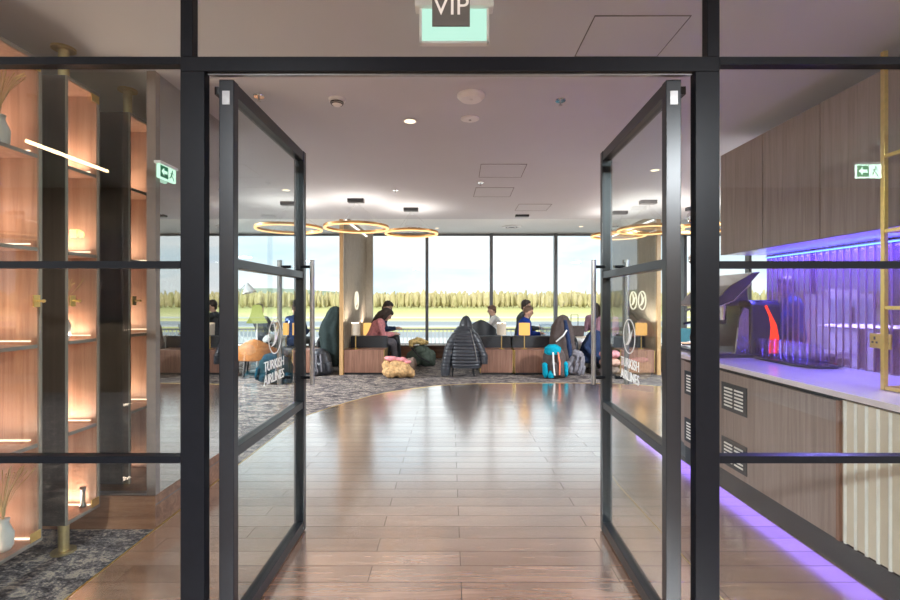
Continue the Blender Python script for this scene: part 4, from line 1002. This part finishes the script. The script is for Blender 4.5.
# ------------------------------------------------------------------ people
def person(label, x, y, rz, top, legs, skin, hair, hairstyle='short', seated=True, lean=12, headdown=10, arms='lap', z0=0, scale=1.0, shoes=M_black, seat=.45, legdir=1):
    t = thing('person', label, 'person', (x, y, z0), rz); t.scale = (scale,)*3
    l = math.radians(lean)
    hz = seat+.11 if seated else .93
    def sp(tt, xx=0, fw=0): return Vector((xx, tt*math.sin(l)+fw*math.cos(l), hz+tt*math.cos(l)-fw*math.sin(l)))
    neck = sp(.50); hl = l+math.radians(headdown)
    R = Matrix.Rotation(-hl, 3, 'X')
    hc = neck+R @ Vector((0, .02, .155))
    def hp(a, b_, c_): return hc+R @ Vector((a, b_, c_))
    b_ = MB()
    # head
    b_.ball(hc, (.074, .094, .112), 20, R)
    b_.ball(hp(0,.030,-.055), (.056,.060,.062), 16, R)
    b_.ball(hp(0,.062,-.095), (.026,.024,.022), 12, R)
    b_.cap(hp(0,.090,.008), .009, hp(0,.108,-.022), .014)
    b_.ball(hp(0,.090,-.055), (.024,.012,.008), 10, R)
    for s in (-1, 1): b_.ball(hp(s*.077, -.005, -.012), (.010,.020,.032), 10, R); b_.ball(hp(s*.028,.080,.024), (.022,.012,.008), 8, R)
    b_.cap(sp(.42), .060, hc+R @ Vector((0,-.01,-.07)), .050)
    # trunk
    b_.chain([(sp(.0), .125), (sp(.2), .115), (sp(.36), .125), (sp(.43), .09)], 16)
    b_.cap(sp(0,-.08), .10, sp(0,.08), .10); b_.cap(sp(.43,-.13), .065, sp(.43,.13), .065); b_.cap(sp(.3,-.07,.03), .09, sp(.3,.07,.03), .09)
    up = MB(); up.chain([(sp(.0), .145), (sp(.2), .135), (sp(.36), .145), (sp(.44), .095)], 16)
    up.cap(sp(-.02,-.08), .118, sp(-.02,.08), .118); up.cap(sp(.43,-.14), .082, sp(.43,.14), .082); up.cap(sp(.3,-.08,.03), .105, sp(.3,.08,.03), .105)
    up.cap(sp(.455), .072, sp(.485), .064)
    tr2 = MB(); sh = MB()
    for s in (-1, 1):
        sd = sp(.43, s*.175)
        if arms == 'lap': el = sd+Vector((s*.05, .06, -.27)); wr = el+Vector((-s*.10, .22, .02))
        elif arms == 'up': el = sd+Vector((s*.04, .14, -.22)); wr = el+Vector((-s*.12, .20, .10))
        elif arms == 'down': el = sd+Vector((s*.05, -.01, -.29)); wr = el+Vector((0, .06, -.24))
        else: el = sd+Vector((s*.04, .16, -.22)); wr = el+Vector((-s*.07, .24, .03))
        b_.chain([(sd, .052), (el, .038), (wr, .026)])
        up.chain([(sd, .068), (el, .054), (el+(wr-el)*.93, .038)])
        fd = (wr-el).normalized(); side = fd.cross(Vector((0,0,1))).normalized(); dn = fd.cross(side)
        if dn.z > 0: dn = -dn
        pc = wr+fd*.05
        b_.cap(wr, .024, pc+fd*.02, .026)
        b_.cap(pc+side*.022, .018, pc-side*.022, .018)
        for k, ln in enumerate((.068,.078,.072,.056)):
            o_ = pc+fd*.035+side*((k-1.5)*.0195)
            b_.cap(o_, .0088, o_+fd*ln*.5+dn*.006, .0082); b_.cap(o_+fd*ln*.5+dn*.006, .0082, o_+fd*ln*.8+dn*.035, .0072)
        b_.chain([(wr+fd*.02-side*s*-.02, .012), (pc-side*s*-.045+fd*.01+dn*.01, .011), (pc-side*s*-.05+fd*.045+dn*.02, .009)])
        hj = sp(.0, s*.09)
        if seated:
            kn = Vector((s*.12, .44, hz-.03)); an = Vector((s*.12, .44+.05*legdir, .10))
        else:
            kn = Vector((s*.10, .02, .50)); an = Vector((s*.10, -.01, .09))
        b_.chain([(hj, .085), (kn, .055), (an, .037)], 14)
        b_.chain([(an-Vector((0,.02,.035)), .038), (an+Vector((0,.14,-.06)), .032)])
        tr2.chain([(hj, .105), (kn, .074), (an+Vector((0,0,.02)), .056)], 14)
        sh.chain([(an-Vector((0,.03,.045)), .047), (an+Vector((0,.10,-.05)), .044), (an+Vector((0,.17,-.058)), .036)])
    tr2.cap(sp(-.01,-.08), .122, sp(-.01,.08), .122)
    obj('body', b_, skin, t, local=True, voxel=.0085, sm=3)
    obj('top', up, top, t, local=True, voxel=.014, sm=4, noise_amp=.008)
    obj('trousers', tr2, legs, t, local=True, voxel=.015, sm=4, noise_amp=.007)
    for v in sh.v: v.z = max(v.z, .002)
    obj('shoes', sh, shoes, t, local=True, voxel=.012, sm=3)
    h = MB()
    h.ball(hp(0,-.022,.030), (.083,.092,.098), 20, R)
    h.ball(hp(0,.02,.075), (.070,.070,.048), 14, R)
    if hairstyle == 'long':
        h.chain([(hp(0,-.06,.02), .085), (hp(0,-.085,-.10), .085), (hp(0,-.07,-.24), .075), (hp(0,-.06,-.33), .045)])
        for s in (-1, 1): h.chain([(hp(s*.06,-.01,.03), .035), (hp(s*.085,.01,-.08), .035), (hp(s*.09,.02,-.22), .030)])
    elif hairstyle == 'bun': h.ball(hp(0,-.06,.135), .05, 14)
    else: h.chain([(hp(0,-.07,0), .040), (hp(0,-.065,-.07), .035)])
    obj('hair', h, hair, t, local=True, voxel=.010, sm=3, noise_amp=.006)
    for s in (-1, 1):
        obj('eye', MB().ball(hp(s*.028, .088, .008), .0085, 8), M_black, t, local=True)
    return t
R_ = math.radians
person('person in a pink hoodie with long dark hair looking down at a phone', PX(371, 9.72), 9.75, R_(-80), M_pink, M_greyfab, M_skin2, M_hair, 'long', lean=24, headdown=24, arms='lap')
person('person in dark clothes seated behind the person in pink', PX(374, 10.45), 10.55, R_(-85), M_navy, M_darkfab, M_skin, M_hair, 'short', lean=20, headdown=10, arms='lap', scale=1.08)
person('man in a white shirt facing left by the window', PX(497, 11.0), 11.0, R_(80), M_whitefab, M_navy, M_skin, M_hair2, 'short', lean=8, headdown=5, arms='reach', scale=.97)
person('man in a royal blue top facing right behind the glowing lamp', PX(522.5, 9.8), 9.8, R_(-85), M_blue, M_darkfab, M_skin, M_hair2, 'short', lean=8, headdown=8, arms='lap', scale=.97)
person('person mostly hidden behind the man in royal blue', PX(521, 10.6), 10.6, R_(-85), M_darkfab, M_darkfab, M_skin, M_hair, 'short', lean=8, headdown=0, arms='lap', scale=1.06)
person('woman with long hair in mauve, leftmost of two by the right door edge', PX(597, 10.7), 10.75, R_(-15), M_purplefab, M_navy, M_skin2, M_hair, 'long', lean=6, headdown=6, arms='lap')
person('woman with long hair in a mauve top seen through the right door glass', PX(609, 9.75), 9.75, R_(12), M_purplefab, M_navy, M_skin2, M_hair2, 'long', lean=6, headdown=6, arms='lap')
person('person in navy with hair in a bun behind the left door glass', PX(294, 10.0), 10.0, R_(-20), M_navy, M_darkfab, M_skin, M_hair, 'bun', lean=4, headdown=4, arms='lap', scale=1.0)
person('person in black reclining behind the left door emblem', PX(264, 10.5), 10.5, R_(-25), M_puffer, M_whitefab, M_skin, M_hair, 'short', lean=-14, headdown=6, arms='up')
person('person standing in blue light, added as a reflection in the violet backsplash', 4.32, 6.0, R_(70), M_blue, M_navy, M_skin, M_hair, 'short', seated=False, lean=3, headdown=8, arms='reach', scale=1.0)  # figure added to imitate one reflected in the backsplash
# stools for those with no visible chair beneath
def stool(x, y, label):
    t = thing('upholstered_stool', label, 'stool', (x, y, 0))
    obj('seat', MB().lathe((x, y, .26), [(0,0),(.24,0),(.25,.03),(.25,.14),(.22,.17),(0,.175)], 28), M_darkfab, t, smooth=True)
    for a in range(4): obj('leg', MB().cyl((x+.16*math.cos(a*PI/2+.78), y+.16*math.sin(a*PI/2+.78), 0), (x+.15*math.cos(a*PI/2+.78), y+.15*math.sin(a*PI/2+.78), .262), .014), M_black, t)
for px, d_, lb in ((374,10.45,'behind the person in pink'), (497,11.0,'under the man in white'), (521,10.6,'under the person behind the man in blue'), (597,10.75,'under the left of the two women'), (294,10,'under the person with a bun'), (264,10.5,'under the reclining person in black')):
    stool(PX(px, d_), d_, 'round charcoal stool '+lb)

# ------------------------------------------------------------------ outdoors
obj('ground', MB().box(-1500, 1500, 12, 2500, -5.0, -4.6).move((0,0,0)), M_field, kind=S)
for o in [q for q in col.objects if q.name == 'ground']:
    # bands are laid by world distance
    dy = o.location.y
    for vtx in o.data.vertices: vtx.co.y += dy
    o.location.y = 0
    o.location.z = -5.0
obj('terrace', MB().box(-12, 10.6, 11.7, 14.6, -.25, -.02), M_creamrib, kind=S)
t = thing('terrace_railing', 'white barred railing outside below the window sill', 'railing', (0, 14.2, -.02))
obj('handrail', MB().box(-12, 10.6, 14.17, 14.23, .50, .55), M_greywall, t)
m = MB()
for k in range(190): m.box(-12+k*.119, -12+k*.119+.025, 14.185, 14.215, -.019, .499)
obj('balusters', m, M_white, t, kind='stuff')
m = MB(); rnd = random.Random(3)
for row in range(3):
    for k in range(420):
        x = -420+k*2.05+rnd.uniform(-1.5,1.5); y = 352+row*7+rnd.uniform(-3,3); hgt = rnd.uniform(9,12.0) + (1.5 if row == 2 else 0); r = rnd.uniform(.9,1.9)
        m.ball((x, y, -4.6+hgt*.55), (r, r, hgt*.5), 8)
o = obj('tree_belt', m, M_trees, kind='stuff', label='long belt of trees paled with painted haze across the airfield', cat='trees')
for vtx in o.data.vertices:
    vtx.co += Vector((noise.noise(vtx.co*.9), noise.noise(vtx.co*1.1+Vector((5,0,0))), noise.noise(vtx.co*.7)*1.6))*.9
m = MB(); N = 80; vs = []; fs = []
for k in range(N+1):
    x = -1500+k*3000/N; hh = 14+22*math.exp(-((x+560)/260)**2)+5*noise.noise(Vector((x*.004,0,0)))
    vs += [(x, 1300, -5), (x, 1360, hh), (x, 1500, -5)]
for k in range(N):
    a = k*3; fs += [(a, a+3, a+4, a+1), (a+1, a+4, a+5, a+2)]
m.add(vs, fs); obj('hills', m, M_hill, kind=S)

# ------------------------------------------------------------------ light
wd = bpy.data.worlds.new('sky'); sc.world = wd; wd.use_nodes = True
nt = wd.node_tree; bg = nt.nodes['Background']
tc = nt.nodes.new('ShaderNodeTexCoord'); mp = nt.nodes.new('ShaderNodeMapping'); mp.inputs['Scale'].default_value = (1.2, 1.2, 5.5)
nt.links.new(tc.outputs['Generated'], mp.inputs['Vector'])
cl = noise_tex(nt, mp.outputs['Vector'], 2.6, 7, .55, .4)
cc = ramp(nt, cl, [(.36, (.42, .53, .61)), (.47, (.51, .58, .62)), (.58, (.62, .63, .635)), (.72, (.53, .58, .61))])
nt.links.new(cc, bg.inputs['Color']); bg.inputs['Strength'].default_value = 1.20
sun = bpy.data.lights.new('sun', 'SUN'); sun.energy = 1.9; sun.angle = .02; sun.color = (1, .94, .82)
so = bpy.data.objects.new('sun', sun); col.objects.link(so); so.rotation_euler = (R_(48), 0, R_(-25))
# fill lamps added in hall and lounge, outside or above the view
def fill_lamp(x, y, z, power, label, size=.5):
    t = thing('fill_lamp', label, 'light', (x, y, z))
    obj('diffuser', MB().lathe((x,y,z-.03), [(0,0),(.18,0),(.2,.03)], 32), M_down, t)
    area('fill_lamp_glow', (x, y, z-.05), size, power, (.88,.95,1), shape='DISK')
for x, y, lb in ((-1.8, -2.4, 'left'), (2.6, -2.4, 'right')):
    fill_lamp(x, y, H0, 300, 'round fill lamp added in the entrance hall, %s of the camera' % lb)
for x, y, lb in ((-5.5, -1.2, 'far left'), (5.6, -.4, 'far right')):
    fill_lamp(x, y, H0, 200, 'round fill lamp added in the entrance hall, %s' % lb)
for x, y, lb in ((4.6, 5.9, 'right of the bar counter'), (-5.0, 6.4, 'left of the glass vitrine'), (-6.5, 8.0, 'left of the view'), (6.5, 3.4, 'over the added room beyond the backsplash'), (-6.5,3.5,'behind the display shelves')):
    fill_lamp(x, y, H1, 260, 'round fill lamp added in the lounge, %s' % lb)
area('blue_room_light', (4.5, 6.2, 2.75), 1.5, 7, (.15, .2, 1.0), shape='DISK')

# ------------------------------------------------------------------ camera
cam = bpy.data.cameras.new('camera'); cam.sensor_width = 36; cam.lens = F/900*36; cam.clip_end = 5000; cam.clip_start = .02
co = bpy.data.objects.new('camera', cam); col.objects.link(co); co.location = (0, 0, CAM_Z); co.rotation_euler = (PI/2, 0, 0)
sc.camera = co
vs_ = sc.view_settings; vs_.view_transform = 'Standard'; vs_.look = 'None'; vs_.gamma = 1; vs_.exposure = .86; vs_.use_curve_mapping = False
sc.cycles.max_bounces = 10; sc.cycles.transparent_max_bounces = 24; sc.cycles.diffuse_bounces = 5; sc.cycles.glossy_bounces = 5
sc.cycles.use_denoising = True; sc.cycles.caustics_reflective = False; sc.cycles.sample_clamp_indirect = 6
